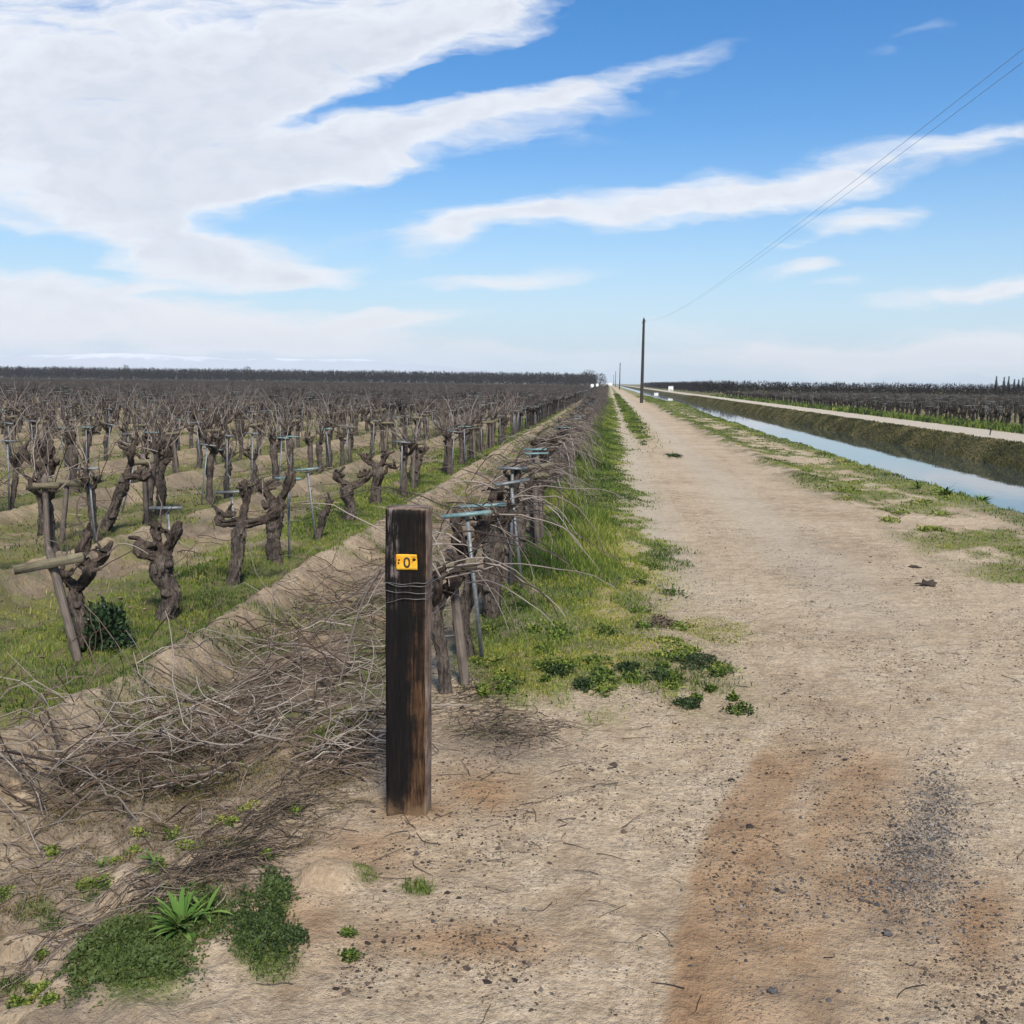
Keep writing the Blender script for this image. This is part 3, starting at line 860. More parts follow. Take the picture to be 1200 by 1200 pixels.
def vine_parts(seed, hgt=.62, r=.085, lean=(0, 0), arms=None, ncane=8, mode="free", lod=0, canelen=(.35, .9), spread=None):
    rg = np.random.RandomState(seed)
    sides, step, rough = ((26, .018, .25), (10, .05, .30), (5, .2, .2))[lod]
    w = lambda s: rg.normal(0, s, 2)
    k1, k2 = w(.018), w(.026)
    lx, ly = lean
    pts = [(0, 0, -.12), (0, 0, .02), (lx * .35 + k1[0], ly * .35 + k1[1], hgt * .38), (lx * .7 + k2[0], ly * .7 + k2[1], hgt * .72), (lx, ly, hgt)]
    tr = Acc().add(*gnarl(pts, [r * 1.08, r * .92, r * .74, r * .76, r * .95, r * .6], sides, step, rough, rg.randint(1e6)))
    top = np.array(pts[-1])
    if lod < 2:
        for _ in range(rg.randint(1, 4)):      # burrs
            ang = rg.uniform(0, 6.28); z = rg.uniform(.25, .95) * hgt
            c = np.array([np.interp(z, [p[2] for p in pts], [p[0] for p in pts]), np.interp(z, [p[2] for p in pts], [p[1] for p in pts]), z])
            dd = np.array([math.cos(ang), math.sin(ang), rg.uniform(-.1, .5)])
            tr.add(*gnarl([c, c + dd * r * .85, c + dd * r * 1.2], [r * .5, r * .42, r * .22], max(6, sides // 2), step, rough * 1.3, rg.randint(1e6)))
    if arms is None:
        na = rg.randint(2, 5); a0 = rg.uniform(0, 6.28)
        arms = []
        for k in range(na):
            an = a0 + k * 6.28 / na + rg.normal(0, .4)
            arms.append((math.cos(an) * .8, math.sin(an), rg.uniform(.2, 1.3), rg.uniform(.14, .36), r * rg.uniform(.5, .75)))
    A = []; tips = []
    for (dx, dy, dz, L, ra) in arms:
        acc, tip, sp = arm_shape(rg, top - np.array([0, 0, r * .5]), (dx, dy, dz), L, ra, max(5, sides - 3), step, rough)
        A.append(acc); tips += sp
    cn = Acc()
    if ncane:
        nseg, cs = ((11, 5), (8, 4), (4, 3))[lod]
        ii = rg.randint(0, len(tips), ncane)
        p0 = np.array([tips[i][0] for i in ii]); d0 = np.array([tips[i][1] for i in ii]) + rg.normal(0, .45, (ncane, 3))
        L = rg.uniform(canelen[0], canelen[1], ncane)
        if mode == "free":
            d0[:, 2] += rg.uniform(.2, 1.7, ncane)
            g = rg.uniform(-.06, .12, ncane)
        else:
            sgn = np.where(rg.rand(ncane) < .72, 1, -1)
            d0 = np.column_stack([sgn * rg.uniform(.5, 1.3, ncane), rg.normal(0, .55, ncane), rg.uniform(.05, .75, ncane)])
            g = rg.uniform(.18, .38, ncane) * (11 / nseg) * .8
            p0 += rg.normal(0, .06, (ncane, 3))
        if spread is not None: d0 = d0 + np.array(spread)
        P = cane_paths(rg, p0, d0, L, nseg, g * (8 / nseg), .17)
        P[:, :, 2] = np.maximum(P[:, :, 2], .02 + .01 * rg.rand(ncane, 1))
        rd = np.linspace(1, .45, nseg)[None, :] * rg.uniform(.0042, .0075, (ncane, 1)) * (1, 1.15, 1.6)[lod]
        V, Q = tubes(P, rd, cs)
        cn.add(V, Q, tint=np.repeat(rg.rand(ncane), nseg * cs))
    return tr, A, cn


VINE_G = "grapevines of the vineyard left of the dirt road"
ORD1 = "zeroth first second third fourth fifth sixth seventh eighth ninth tenth eleventh twelfth thirteenth fourteenth fifteenth sixteenth seventeenth eighteenth nineteenth".split()
TENS = {2: "twent", 3: "thirt", 4: "fort", 5: "fift", 6: "sixt", 7: "sevent", 8: "eight", 9: "ninet"}


def ordw(n):
    if n < 20: return ORD1[n]
    if n >= 100: return "hundred-and-" + ordw(n - 100) if n > 100 else "hundredth"
    tns, o = divmod(n, 10)
    return TENS[tns] + ("ieth" if o == 0 else "y-" + ORD1[o])


def proto(seed, **kw):
    tr, A, cn = vine_parts(seed, **kw)
    p = dict(trunk=tr.mesh("trunk", M_BARK), arms=[x.mesh("arm", M_OLDBARK) for x in A], canes=cn.mesh("cane_spray", M_CANE) if cn.n else None)
    return p


def join_mesh(name, seed, **kw):
    tr, A, cn = vine_parts(seed, **kw)
    acc = Acc(); acc.add(*tr.arrays()[:3], tint=.3)
    for x in A: acc.add(*x.arrays()[:3], tint=.15)
    V, Q, T, tn = cn.arrays()
    if len(V): acc.add(V, Q, T, tint=.45 + .5 * tn)
    return acc.mesh(name, M_FARVINE)


def place_vine(p, x, y, rz, sc, label):
    r = empty("grapevine", (x, y, hz(x, y)), rz, sc)
    tag(r, label, "grapevine", VINE_G)
    link("trunk", p["trunk"], r)
    for m in p["arms"]: link("arm", m, r)
    if p["canes"] is not None: link("cane_spray", p["canes"], r)
    return r


used = []           # occupied (row, y)
LAB = set()


def uniq(s):
    assert s not in LAB, s
    LAB.add(s); return s


def px_vine(u, v, row, label, **kw):
    x0 = ROW1 - SP * row
    q = G(u, v, ZV + .05 if row else 0.0)
    z = hz(q[0], q[1]); q = G(u, v, z)
    p = proto(int(u * 7 + v), **kw)
    used.append((row, q[1]))
    return place_vine(p, q[0], q[1], 0, 1, uniq(label))


# first row, behind the post
px_vine(522, 812, 0, "grapevine nearest the timber post, long grey canes arching over the verge", hgt=.60, r=.047, lean=(-.07, .05),
        arms=[(.5, .2, .7, .3, .045), (-.6, .3, .8, .28, .045), (.1, -.6, .7, .25, .04)], ncane=17, mode="cascade", canelen=(.7, 1.35), spread=(.55, -.25, .0))
px_vine(546, 768, 0, "dark grapevine against the grey metal stake behind the first vine of the road row", hgt=.75, r=.065, ncane=12, mode="cascade", canelen=(.6, 1.2), spread=(.3, -.1, 0))
px_vine(577, 722, 0, "thick grapevine by the upright metal stake, tall grass at its foot", hgt=.8, r=.088, ncane=14, mode="cascade", canelen=(.6, 1.2), spread=(.3, 0, 0))
# second row
px_vine(90, 768, 1, "slim twisted grapevine behind the leaning wooden stake and green bush", hgt=.58, r=.06, lean=(.03, .03),
        arms=[(.6, -.1, .5, .18, .045), (-.7, 0, .25, .2, .045), (.3, .2, 1.2, .36, .045), (.9, .3, 1.0, .42, .03)], ncane=7, canelen=(.3, .6))
px_vine(193, 722, 1, "stout grapevine with a dark knotted left arm beside a metal stake", hgt=.60, r=.092, lean=(0, .02),
        arms=[(-1, -.1, .35, .28, .065), (-.4, .2, 1.0, .34, .045), (.6, .1, 1.2, .36, .05)], ncane=5, canelen=(.3, .7))
px_vine(273, 686, 1, "leaning grapevine whose arm bridges across to its right neighbour", hgt=.72, r=.075, lean=(.14, .05),
        arms=[(1, .25, .12, .46, .055), (-.9, 0, -.1, .36, .055), (-.1, .2, 1.3, .34, .05)], ncane=8, canelen=(.3, .8))
px_vine(322, 660, 1, "upright thick grapevine touching the bridging arm of its left neighbour", hgt=.74, r=.10, lean=(.04, 0),
        arms=[(-.7, .1, .7, .36, .06), (.6, 0, .9, .4, .06)], ncane=7, canelen=(.3, .8))
px_vine(372, 632, 1, "short bare vine stump leaning right behind the stake with teal crossarm", hgt=.42, r=.055, lean=(.14, 0),
        arms=[(.4, 0, 1, .14, .045)], ncane=0)
px_vine(409, 611, 1, "grapevine with a broad flat head and short arms above the sandy berm", hgt=.62, r=.10, lean=(.02, 0),
        arms=[(-.9, 0, .5, .3, .06), (.9, 0, .35, .42, .06)], ncane=3, canelen=(.2, .4))
px_vine(441, 591, 1, "grapevine in the second row just left of the post's top", hgt=.75, r=.10, arms=[(-.9, 0, .4, .32, .06), (.8, .2, .5, .3, .06), (1, -.2, -.3, .45, .04)], ncane=4, canelen=(.2, .5))
px_vine(487, 566, 1, "grapevine under a pale crossarm, seen just above the post", hgt=.72, r=.11, ncane=6)
# third row
px_vine(52, 628, 2, "tall grapevine in the third row behind the wooden crossarm, thick curled head", hgt=.95, r=.085, lean=(.05, 0),
        arms=[(-.8, 0, .7, .45, .06), (.3, .2, 1.1, .4, .07), (.8, 0, .6, .3, .05)], ncane=7, canelen=(.3, .8))
px_vine(123, 620, 2, "grapevine slanting right with a dark level arm, third row", hgt=.85, r=.085, lean=(.36, 0),
        arms=[(1, 0, -.15, .40, .06), (.4, 0, 1.2, .5, .05)], ncane=6, canelen=(.3, .9))
px_vine(186, 598, 2, "grapevine with massive bulging head behind the stout second row vine", hgt=.95, r=.085, lean=(.1, 0),
        arms=[(.3, 0, 1, .4, .09), (-.5, 0, .9, .3, .06)], ncane=6, canelen=(.3, .8))

# all further vines, nearest first
FREE = [proto(900 + k, hgt=random.uniform(.72, 1.0), r=random.uniform(.060, .092), lean=(random.uniform(-.14, .14), random.uniform(-.1, .1)),
              ncane=random.randint(14, 24), lod=1, canelen=(.3, .9)) for k in range(10)]
CASC = [proto(950 + k, hgt=random.uniform(.68, .85), r=random.uniform(.075, .10), ncane=random.randint(16, 23), mode="cascade", lod=1, canelen=(.5, 1.1)) for k in range(7)]
FREE_F = [join_mesh("grapevine", 900 + k, hgt=random.uniform(.65, .85), r=.1, ncane=18, lod=1, canelen=(.3, .85)) for k in range(8)]
CASC_F = [join_mesh("grapevine", 950 + k, hgt=.78, r=.095, ncane=28, mode="cascade", lod=1, canelen=(.5, 1.05)) for k in range(6)]

cand = []
rgv = np.random.RandomState(21)
for row in range(0, 230):
    x0 = ROW1 - SP * row
    y = 6.9 + rgv.uniform(0, 1.2)
    while y < 596:
        yy = y + rgv.normal(0, .1); xx = x0 + rgv.normal(0, .07)
        y += 1.12
        miss = rgv.rand()
        if any(r_ == row and abs(yy - y_) < .85 for r_, y_ in used): continue
        if row == 1 and yy < 16.2: continue
        if miss < .07: continue
        cand.append((xx, yy, row))
cand = np.array(cand)
uu, vv, dep = proj(np.column_stack([cand[:, 0], cand[:, 1], np.full(len(cand), .5)]))
ok = (uu > -40) & (uu < 1240) & (dep > 4)
wide = (uu > -260) & (dep > 4)
cand_in = cand[ok]; dist = np.hypot(cand_in[:, 0], cand_in[:, 1])
order = np.argsort(dist)
N_IND = 282
ind = cand_in[order[:N_IND]]; rest_in = cand_in[order[N_IND:]]
extra = cand[wide & ~ok]
counts = {}
ownrow = {0: 3, 1: 8, 2: 3}
stakes_for = []
for (x, y, row) in ind[np.lexsort((ind[:, 1], ind[:, 2]))]:
    row = int(row)
    counts[row] = counts.get(row, ownrow.get(row, 0)) + 1
    d = math.hypot(x, y)
    kindw = "bare grapevine under trailing canes" if row == 0 else "bare knotted grapevine"
    lab = f"{kindw}, {ordw(counts[row])} from the near end of {ordw(row + 1)} row from road"
    if row == 0: lab = f"{kindw}, {ordw(counts[row])} from the post in the row along the road"
    sc = rgv.uniform(.88, 1.18)
    if d < 46:
        if row == 0: place_vine(CASC[rgv.randint(len(CASC))], x, y, rgv.normal(0, .15), sc, uniq(lab))
        else: place_vine(FREE[rgv.randint(len(FREE))], x, y, rgv.uniform(0, 6.28), sc, uniq(lab))
    else:
        m = CASC_F[rgv.randint(len(CASC_F))] if row == 0 else FREE_F[rgv.randint(len(FREE_F))]
        o = link("grapevine", m); o.location = (x, y, hz(x, y)); o.scale = (sc,) * 3
        o.rotation_euler = (0, 0, rgv.normal(0, .15) if row == 0 else rgv.uniform(0, 6.28))
        tag(o, uniq(lab), "grapevine", VINE_G)
    stakes_for.append((x, y, row, counts[row]))


def lod_arrays(seed, cascade, l3):
    tr, A, cn = vine_parts(seed, hgt=.78, r=.105, ncane=(26 if cascade else 12) if not l3 else 5, mode="cascade" if cascade else "free", lod=2, canelen=(.5, 1.2) if cascade else (.3, .7))
    acc = Acc()
    if l3:
        rg = np.random.RandomState(seed)
        for k in range(7):                       # trunk and wood as slim slanting wedges
            w = .09 if k < 2 else .03
            c = rg.normal(0, .25, 2) if k >= 2 else rg.normal(0, .03, 2)
            an = rg.uniform(0, 3.14); h0 = 0 if k < 2 else rg.uniform(.4, .7); h1 = .8 if k < 2 else rg.uniform(.9, 1.25)
            dx, dy = math.cos(an) * w, math.sin(an) * w
            e = c + rg.normal(0, .22, 2)
            acc.add([(c[0] - dx, c[1] - dy, h0), (c[0] + dx, c[1] + dy, h0), (e[0] + dx * .6, e[1] + dy * .6, h1), (e[0] - dx * .6, e[1] - dy * .6, h1)], [(0, 1, 2, 3)], tint=.2 + .6 * rg.rand())
        return acc.arrays()
    acc.add(*tr.arrays()[:3], tint=.25)
    for x in A: acc.add(*x.arrays()[:3], tint=.12)
    V, Q, T, tn = cn.arrays(); acc.add(V, Q, T, tint=.4 + .5 * tn)
    return acc.arrays()


def scatter(pts, lods, name, mat, rot=True, size=1.0):
    """many copies of small meshes as one mass"""
    acc = Acc(); rg = np.random.RandomState(4)
    which = rg.randint(0, len(lods), len(pts))
    for k, (V, Q, T, A) in enumerate(lods):
        P = pts[which == k]
        if not len(P): continue
        n = len(P); an = rg.uniform(0, 6.28, n) if rot else rg.normal(0, .15, n); s = rg.uniform(.85, 1.2, n) * size
        c, sn = np.cos(an) * s, np.sin(an) * s
        X = V[None, :, 0] * c[:, None] - V[None, :, 1] * sn[:, None] + P[:, 0:1]
        Y = V[None, :, 0] * sn[:, None] + V[None, :, 1] * c[:, None] + P[:, 1:2]
        Z = V[None, :, 2] * s[:, None] + P[:, 2:3]
        off = (np.arange(n) * len(V))[:, None, None]
        acc.add(np.stack([X, Y, Z], -1).reshape(-1, 3), (Q[None] + off).reshape(-1, 4), (T[None] + off).reshape(-1, 3),
                tint=np.clip((A[None] + rg.normal(0, .1, (n, 1))).ravel(), 0, 1))
    return acc


def with_z(P):
    return np.column_stack([P[:, 0], P[:, 1], height(P[:, 0], P[:, 1])])


allrest = np.vstack([rest_in, extra])
dr = np.hypot(allrest[:, 0], allrest[:, 1])
nearr = allrest[dr < 210]; farr = allrest[dr >= 210]
a1 = scatter(with_z(nearr[nearr[:, 2] > 0]), [lod_arrays(70 + k, False, False) for k in range(6)], "x", None)
row1_rest = nearr[nearr[:, 2] == 0]
a2 = scatter(with_z(row1_rest), [lod_arrays(80 + k, True, False) for k in range(4)], "x", None, rot=False)
a3 = scatter(with_z(farr), [lod_arrays(90 + k, False, True) for k in range(6)], "x", None)
allv = Acc()
for q in (a1, a2, a3): V, Q, T, A_ = q.arrays(); allv.add(V, Q, T, A_)
tag(allv.build("distant_vines", M_FARVINE, smooth=False), "grey brown mass of bare vines filling the far vineyard up to the orchard", "vineyard", kind="stuff")

# vineyard over the canal
rr = []
for x in np.arange(22.2, 330, 2.7):
    for y in np.arange(30, 200, 1.4):
        rr.append((x + rgv.normal(0, .1), y + rgv.normal(0, .2)))
rr = np.array(rr)
u_, v_, d_2 = proj(np.column_stack([rr, np.full(len(rr), .5)]))
rr = rr[(u_ < 1330) & (d_2 > 0)]
nearc = rr[rr[:, 0] < 75]; farc = rr[rr[:, 0] >= 75]
b1 = scatter(with_z(nearc), [lod_arrays(170 + k, False, False) for k in range(6)], "x", None, size=.85)
b2_ = scatter(with_z(farc), [lod_arrays(190 + k, False, True) for k in range(6)], "x", None, size=.78)
allv = Acc()
for q in (b1, b2_): V, Q, T, A_ = q.arrays(); allv.add(V, Q, T, A_)
tag(allv.build("canalside_vineyard", M_FARVINE_R, smooth=False), "dark rows of bare vines beyond the canal and the pale far road", "vineyard", kind="stuff")

# ------------------------------------------------------------------ stakes with crossarms
print("stakes")
ST_G = "trellis stakes standing among the vines"


def stake_meshes(kind, hgt, arm_w, seed, two=True):
    rg = np.random.RandomState(seed)
    if kind == "wood":
        s = Acc().add(*gnarl([(0, 0, -.15), (0, 0, hgt * .5), (0, 0, hgt)], [.036, .036, .034], 6, .12, .10, seed)).mesh("stake", M_STAKEWOOD, smooth=False)
        V, Q = box_arrays(arm_w, .035, .075, (0, -.052, hgt - .09))
        V[:, 2] += V[:, 0] * rg.normal(0, .06)
        arm = Acc().add(V, Q).mesh("crossarm", M_ARMWOOD, smooth=False)
    else:
        # rolled T section: web and flange
        acc = Acc()
        V, Q = box_arrays(.030, .004, hgt + .2, (0, 0, hgt / 2 - .1)); acc.add(V, Q)
        V, Q = box_arrays(.004, .022, hgt + .2, (0, .0135, hgt / 2 - .1)); acc.add(V, Q)
        s = acc.mesh("stake", M_GALV, smooth=False)
        acc = Acc()
        V, Q = box_arrays(arm_w, .042, .004, (0, -.018, hgt + .003)); acc.add(V, Q)
        V, Q = box_arrays(arm_w, .004, .024, (0, -.041, hgt - .010)); acc.add(V, Q)
        V, Q = box_arrays(.034, .012, .05, (0, -.009, hgt - .025)); acc.add(V, Q)
        arm = acc.mesh("crossarm", M_TEAL if kind == "teal" else M_GALV, smooth=False)
    return s, arm


def put_stake(ms, x, y, tilt=(0, 0), rz=0, label="", z=None):
    r = empty("vine_stake", (x, y, hz(x, y) if z is None else z), rz)
    r.rotation_euler = (tilt[1], tilt[0], rz)
    tag(r, uniq(label), "vine stake", ST_G)
    link("stake", ms[0], r); link("crossarm", ms[1], r)
    return r


def px_stake(u0, v0, u1, v1, kind, armpx, label, row=1, rz=0.0):
    """stake from its foot (u0,v0) to its head (u1,v1) as the photo shows it"""
    q = G(u0, v0, ZV + .05 if row else 0); q = G(u0, v0, hz(q[0], q[1]))
    dpt = q[1]
    d = ray(u1, v1); tt = q[1] / d[1]
    topp = np.array([0, 0, H]) + d * tt
    vec = topp - q
    hgt = float(np.linalg.norm(vec))
    ms = stake_meshes(kind, hgt, armpx * dpt / F, int(u0 * 3 + v0))
    r = put_stake(ms, q[0], q[1], (math.atan2(vec[0], vec[2]), 0), rz, label)
    return r


s1 = px_stake(545, 800, 527, 645, "wood", 62, "split wooden stake leaning beside the nearest vine behind the post", 0)
px_stake(565, 772, 547, 600, "teal", 58, "leaning metal stake with the nearest teal crossarm, just behind the post", 0, .1)
px_stake(575, 722, 565, 590, "teal", 60, "upright metal stake with teal crossarm, second behind the post", 0, -.05)
px_stake(612, 690, 598, 563, "galv", 44, "metal stake with bright silver tilted crossarm in the road row", 0, .5)
px_stake(92, 774, 58, 645, "wood", 92, "leaning wooden stake with mossy plank crossarm beside the green bush", 1)
g_ = px_stake(204, 722, 196, 593, "galv", 42, "grey metal stake against the stout vine with knotted left arm", 1)
px_stake(279, 680, 271, 579, "galv", 40, "grey metal stake with crossarm in front of the leaning vine", 1)
px_stake(339, 655, 338, 560, "teal", 33, "short metal stake with teal crossarm behind the thick upright vine", 1)
px_stake(370, 634, 360, 550, "teal", 30, "thin metal stake with teal crossarm beside the short vine stump", 1)
px_stake(247, 586, 250, 527, "teal", 24, "metal stake with pale teal crossarm standing in the third row", 2)
px_stake(72, 640, 80, 563, "wood", 50, "wooden stake with pale plank crossarm behind the leaning wooden stake", 2)
px_stake(143, 600, 158, 541, "galv", 14, "grey stake beside the slanting third row vine", 2)
# green tie tape on the wooden crossarm stake
WOODST = stake_meshes("wood", 1.05, .42, 11); GALVST = stake_meshes("galv", 1.08, .36, 12); TEALST = stake_meshes("teal", 1.05, .36, 13); GALV2 = stake_meshes("galv", 1.2, .3, 14)
nst = 0
for (x, y, row, cnt) in stakes_for:
    if rgv.rand() > (.85 if row else .8) or nst > 262: continue
    k = rgv.rand()
    ms, nm = (WOODST, "weathered wooden") if k < .26 else (GALVST, "grey metal") if k < .68 else (TEALST, "teal topped metal") if k < .86 else (GALV2, "tall grey metal")
    rw = "row along the road" if row == 0 else f"{ordw(row + 1)} row from road"
    put_stake(ms, x + rgv.normal(.06, .05), y - .16 + rgv.normal(0, .05), (rgv.normal(0, .07), rgv.normal(0, .07)), rgv.normal(0, .15),
              f"{nm} stake with crossarm at {ordw(cnt)} vine of {rw}")
    nst += 1
# the rest of the stakes as one mass
ds = Acc()
for P, frac in ((nearr, .55), (nearc, .3)):
    P = P[rgv.rand(len(P)) < frac]
    z = height(P[:, 0], P[:, 1])
    for kx in range(len(P)):
        x, y = P[kx, 0] + .1, P[kx, 1] - .15; lx_, ly_ = rgv.normal(0, .06, 2); h_ = rgv.uniform(.95, 1.2)
        wdt = .022
        top_ = np.array([x + lx_, y + ly_, z[kx] + h_])
        ds.add(*tubes(np.array([[(x, y, z[kx] - .05), top_]]), np.full((1, 2), wdt), 3, ref=np.array([[1., 0, 0]])), tint=.3 + .4 * rgv.rand())
        V, Q = box_arrays(rgv.uniform(.3, .55), .05, .03, top_); ds.add(V, Q, tint=.75 + .2 * rgv.rand())
M_FARST = tint_material("far_stake_metal", [(.2, (.07, .065, .06)), (.5, (.11, .107, .10)), (.8, (.21, .24, .24))], .7, .5)
tag(ds.build("distant_stakes", M_FARST, smooth=False), "thin stakes with small pale crossarms scattered through the far vines", "vine stakes", kind="stuff")

# trellis wires along the first rows
for row, zz in ((0, .98), (0, .72), (1, .86)):
    x0 = ROW1 - SP * row
    yy = np.arange(POST[1] + .17 if row == 0 else 6.0, 70, 1.5)
    base = height(np.full(len(yy), x0), yy)
    P = np.column_stack([np.full(len(yy), x0) + (.14 if zz > .9 else .04) + rgv.normal(0, .02, len(yy)), yy, base + zz + rgv.normal(0, .015, len(yy))])
    if row == 0: P[0] = (POST[0] + .06, POST[1] + pd, 1.12 if zz > .9 else .95)
    V, Q = tubes(P[None], np.full((1, len(yy)), .0018), 4)
    lab = {(.98): "upper trellis wire running from the timber post along the road row", (.72): "lower trellis wire running from the timber post along the road row", (.86): "trellis wire strung along the second row of vines"}[zz]
    tag(Acc().add(V, Q).build("trellis_wire", M_WIRE), lab, "wire", "trellis wires")

# ------------------------------------------------------------------ brush and litter
print("brush")


def brush(name, spots, n, seed, zlo, zhi, rad=(.0035, .0075), L=(.5, 1.5), label=None, cat=None, stuff=False, nseg=10, sides=4, mat=None, along=None, arch=.5):
    rg = np.random.RandomState(seed)
    spots = np.asarray(spots, float)                 # x, y, rx, ry, weight
    w = spots[:, 4] / spots[:, 4].sum()
    k = rg.choice(len(spots), n, p=w)
    an = rg.normal(0, .6, n) if along is None else rg.normal(along, .7, n)
    flip = np.where(rg.rand(n) < .5, 1, -1)
    ln = rg.uniform(L[0], L[1], n)
    cx_ = spots[k, 0] + rg.normal(0, .5, n) * spots[k, 2]; cy_ = spots[k, 1] + rg.normal(0, .5, n) * spots[k, 3]
    d0 = np.column_stack([np.cos(an) * flip, np.sin(an) * flip, rg.uniform(.0, arch, n)])
    p0 = np.column_stack([cx_, cy_, np.zeros(n)]) - d0 * ln[:, None] * .5 * np.array([1, 1, 0])
    P = cane_paths(rg, p0, d0, ln, nseg, rg.uniform(.0, .17, n) * 10 / nseg, .25)
    lift = rg.uniform(zlo, zhi, n) * rg.uniform(.3, 1, n)
    ground = height(P[:, :, 0], P[:, :, 1])
    P[:, :, 2] = ground + np.maximum(P[:, :, 2] * .8 + lift[:, None], .006)
    rd = np.linspace(1, .5, nseg)[None, :] * rg.uniform(rad[0], rad[1], (n, 1))
    V, Q = tubes(P, rd, sides)
    A = Acc(); tn = rg.rand(n)
    A.add(V, Q, tint=np.repeat(tn, nseg * sides))
    if nseg > 6:                          # side shoots
        for j in (2, nseg // 2, nseg - 3):
            pick = rg.rand(n) < .45
            dj = P[pick, j + 1] - P[pick, j]; dj /= np.linalg.norm(dj, axis=1, keepdims=True) + 1e-9
            dj = dj + rg.normal(0, .55, dj.shape); m_ = int(pick.sum())
            S = cane_paths(rg, P[pick, j], dj, ln[pick] * rg.uniform(.15, .45, m_), 5, rg.uniform(-.05, .2, m_), .2)
            S[:, :, 2] = np.maximum(S[:, :, 2], height(S[:, :, 0], S[:, :, 1]) + .004)
            V, Q = tubes(S, np.linspace(.75, .4, 5)[None, :] * rd[pick, j][:, None], sides)
            A.add(V, Q, tint=np.repeat(np.clip(tn[pick] + rg.normal(0, .12, m_), 0, 1), 5 * sides))
    o = A.build(name, mat or M_BRUSH)
    tag(o, label, cat, None, "stuff" if stuff else None)
    return o


def sp(u, v, ru, rv, w):
    c = G(u, v, -.15); e = G(u + ru, v, -.15); f = G(u, v - rv, -.15)
    return (c[0], c[1], abs(e[0] - c[0]), abs(f[1] - c[1]), w)


brush("brush_pile", [sp(60, 925, 110, 22, 1.2), sp(190, 890, 130, 35, 2), sp(290, 850, 120, 45, 1.6), sp(330, 790, 100, 40, .7)], 200, 41, .0, .24,
      label="tangled pile of grey vine prunings lying in the lane left of the post", cat="brush pile", along=.25, arch=.6)
brush("twig_heap", [sp(415, 905, 40, 30, 1), sp(435, 880, 20, 30, .6)], 60, 43, 0, .10, L=(.3, .8), label="small dark heap of thin twigs against the left foot of the post", cat="twig heap", along=.5, arch=.3)
lane_spots = [(-2.35, y, .95, 1.2, 3.0 / y ** .45) for y in np.geomspace(7.0, 70, 26)]
brush("pruned_canes", lane_spots, 900, 47, 0, .10, rad=(.003, .007), L=(.4, 1.4), label="loose pruned canes littering the lane beside the road row", cat="prunings", stuff=True, nseg=7, sides=3, along=.7)
lane2 = [(ROW1 - SP * r_ + 1.4, y, .8, 1.5, 1.0) for r_ in range(2, 9) for y in np.geomspace(9 + r_ * 2, 60, 12)]
brush("pruned_canes", lane2, 700, 49, 0, .10, rad=(.005, .010), L=(.4, 1.2), label="loose pruned canes littering the vineyard lanes further left", cat="prunings", stuff=True, nseg=6, sides=3, along=.9, mat=M_BRUSH)
brush("twig_litter", [sp(400, 920, 60, 45, 1), sp(330, 985, 60, 40, 1), sp(270, 1040, 60, 35, 1), sp(200, 1065, 50, 30, .5), sp(590, 885, 80, 22, 1), sp(560, 850, 50, 25, .7)], 1500, 51, 0, .03, rad=(.0012, .003), L=(.06, .3),
      label="fine dark twig litter scattered round the foot of the post", cat="twig litter", stuff=True, nseg=5, sides=3, along=.5, arch=.2, mat=M_LITTER)
brush("twig_litter", [sp(60, 1010, 120, 40, 1), sp(120, 1080, 120, 50, 1), sp(40, 1130, 60, 50, .6), sp(250, 960, 90, 30, 1)], 420, 57, 0, .02, rad=(.0012, .0032), L=(.05, .35),
      label="dry twig scraps on the bare soil at the lower left", cat="twig litter", stuff=True, nseg=5, sides=3, along=.5, arch=.2, mat=M_BRUSH)
brush("twig_litter", [(1.0, 5, 2.5, 2.5, 1), (-.4, 4.6, .8, 1.2, 1), (2.0, 7, 2.5, 3, 1)], 170, 52, 0, .006, rad=(.0015, .003), L=(.04, .22),
      label="sparse dry twigs lying on the sandy road", cat="twig litter", stuff=True, nseg=5, sides=3, along=.5, arch=.1, mat=M_LITTER)
# single long canes hanging left of the post
for (pts, lab) in (([(446, 668, 4.98, 0), (425, 705, 5.1, 0), (408, 760, 5.2, 0), (398, 800, 5.25, 0)], "long pale cane hanging down to the left of the post"),):
    P = []
    for u, v, yy, _ in pts:
        d = ray(u, v); t_k = yy / d[1]; P.append(np.array([0, 0, H]) + d * t_k)
    P = smooth_path(P, 14)
    V, Q = tubes(P[None], np.linspace(.0065, .004, 14)[None], 5)
    tag(Acc().add(V, Q, tint=.85).build("cane", M_CANE), uniq(lab), "cane")

# litter flakes and pebbles
rgl = np.random.RandomState(8)


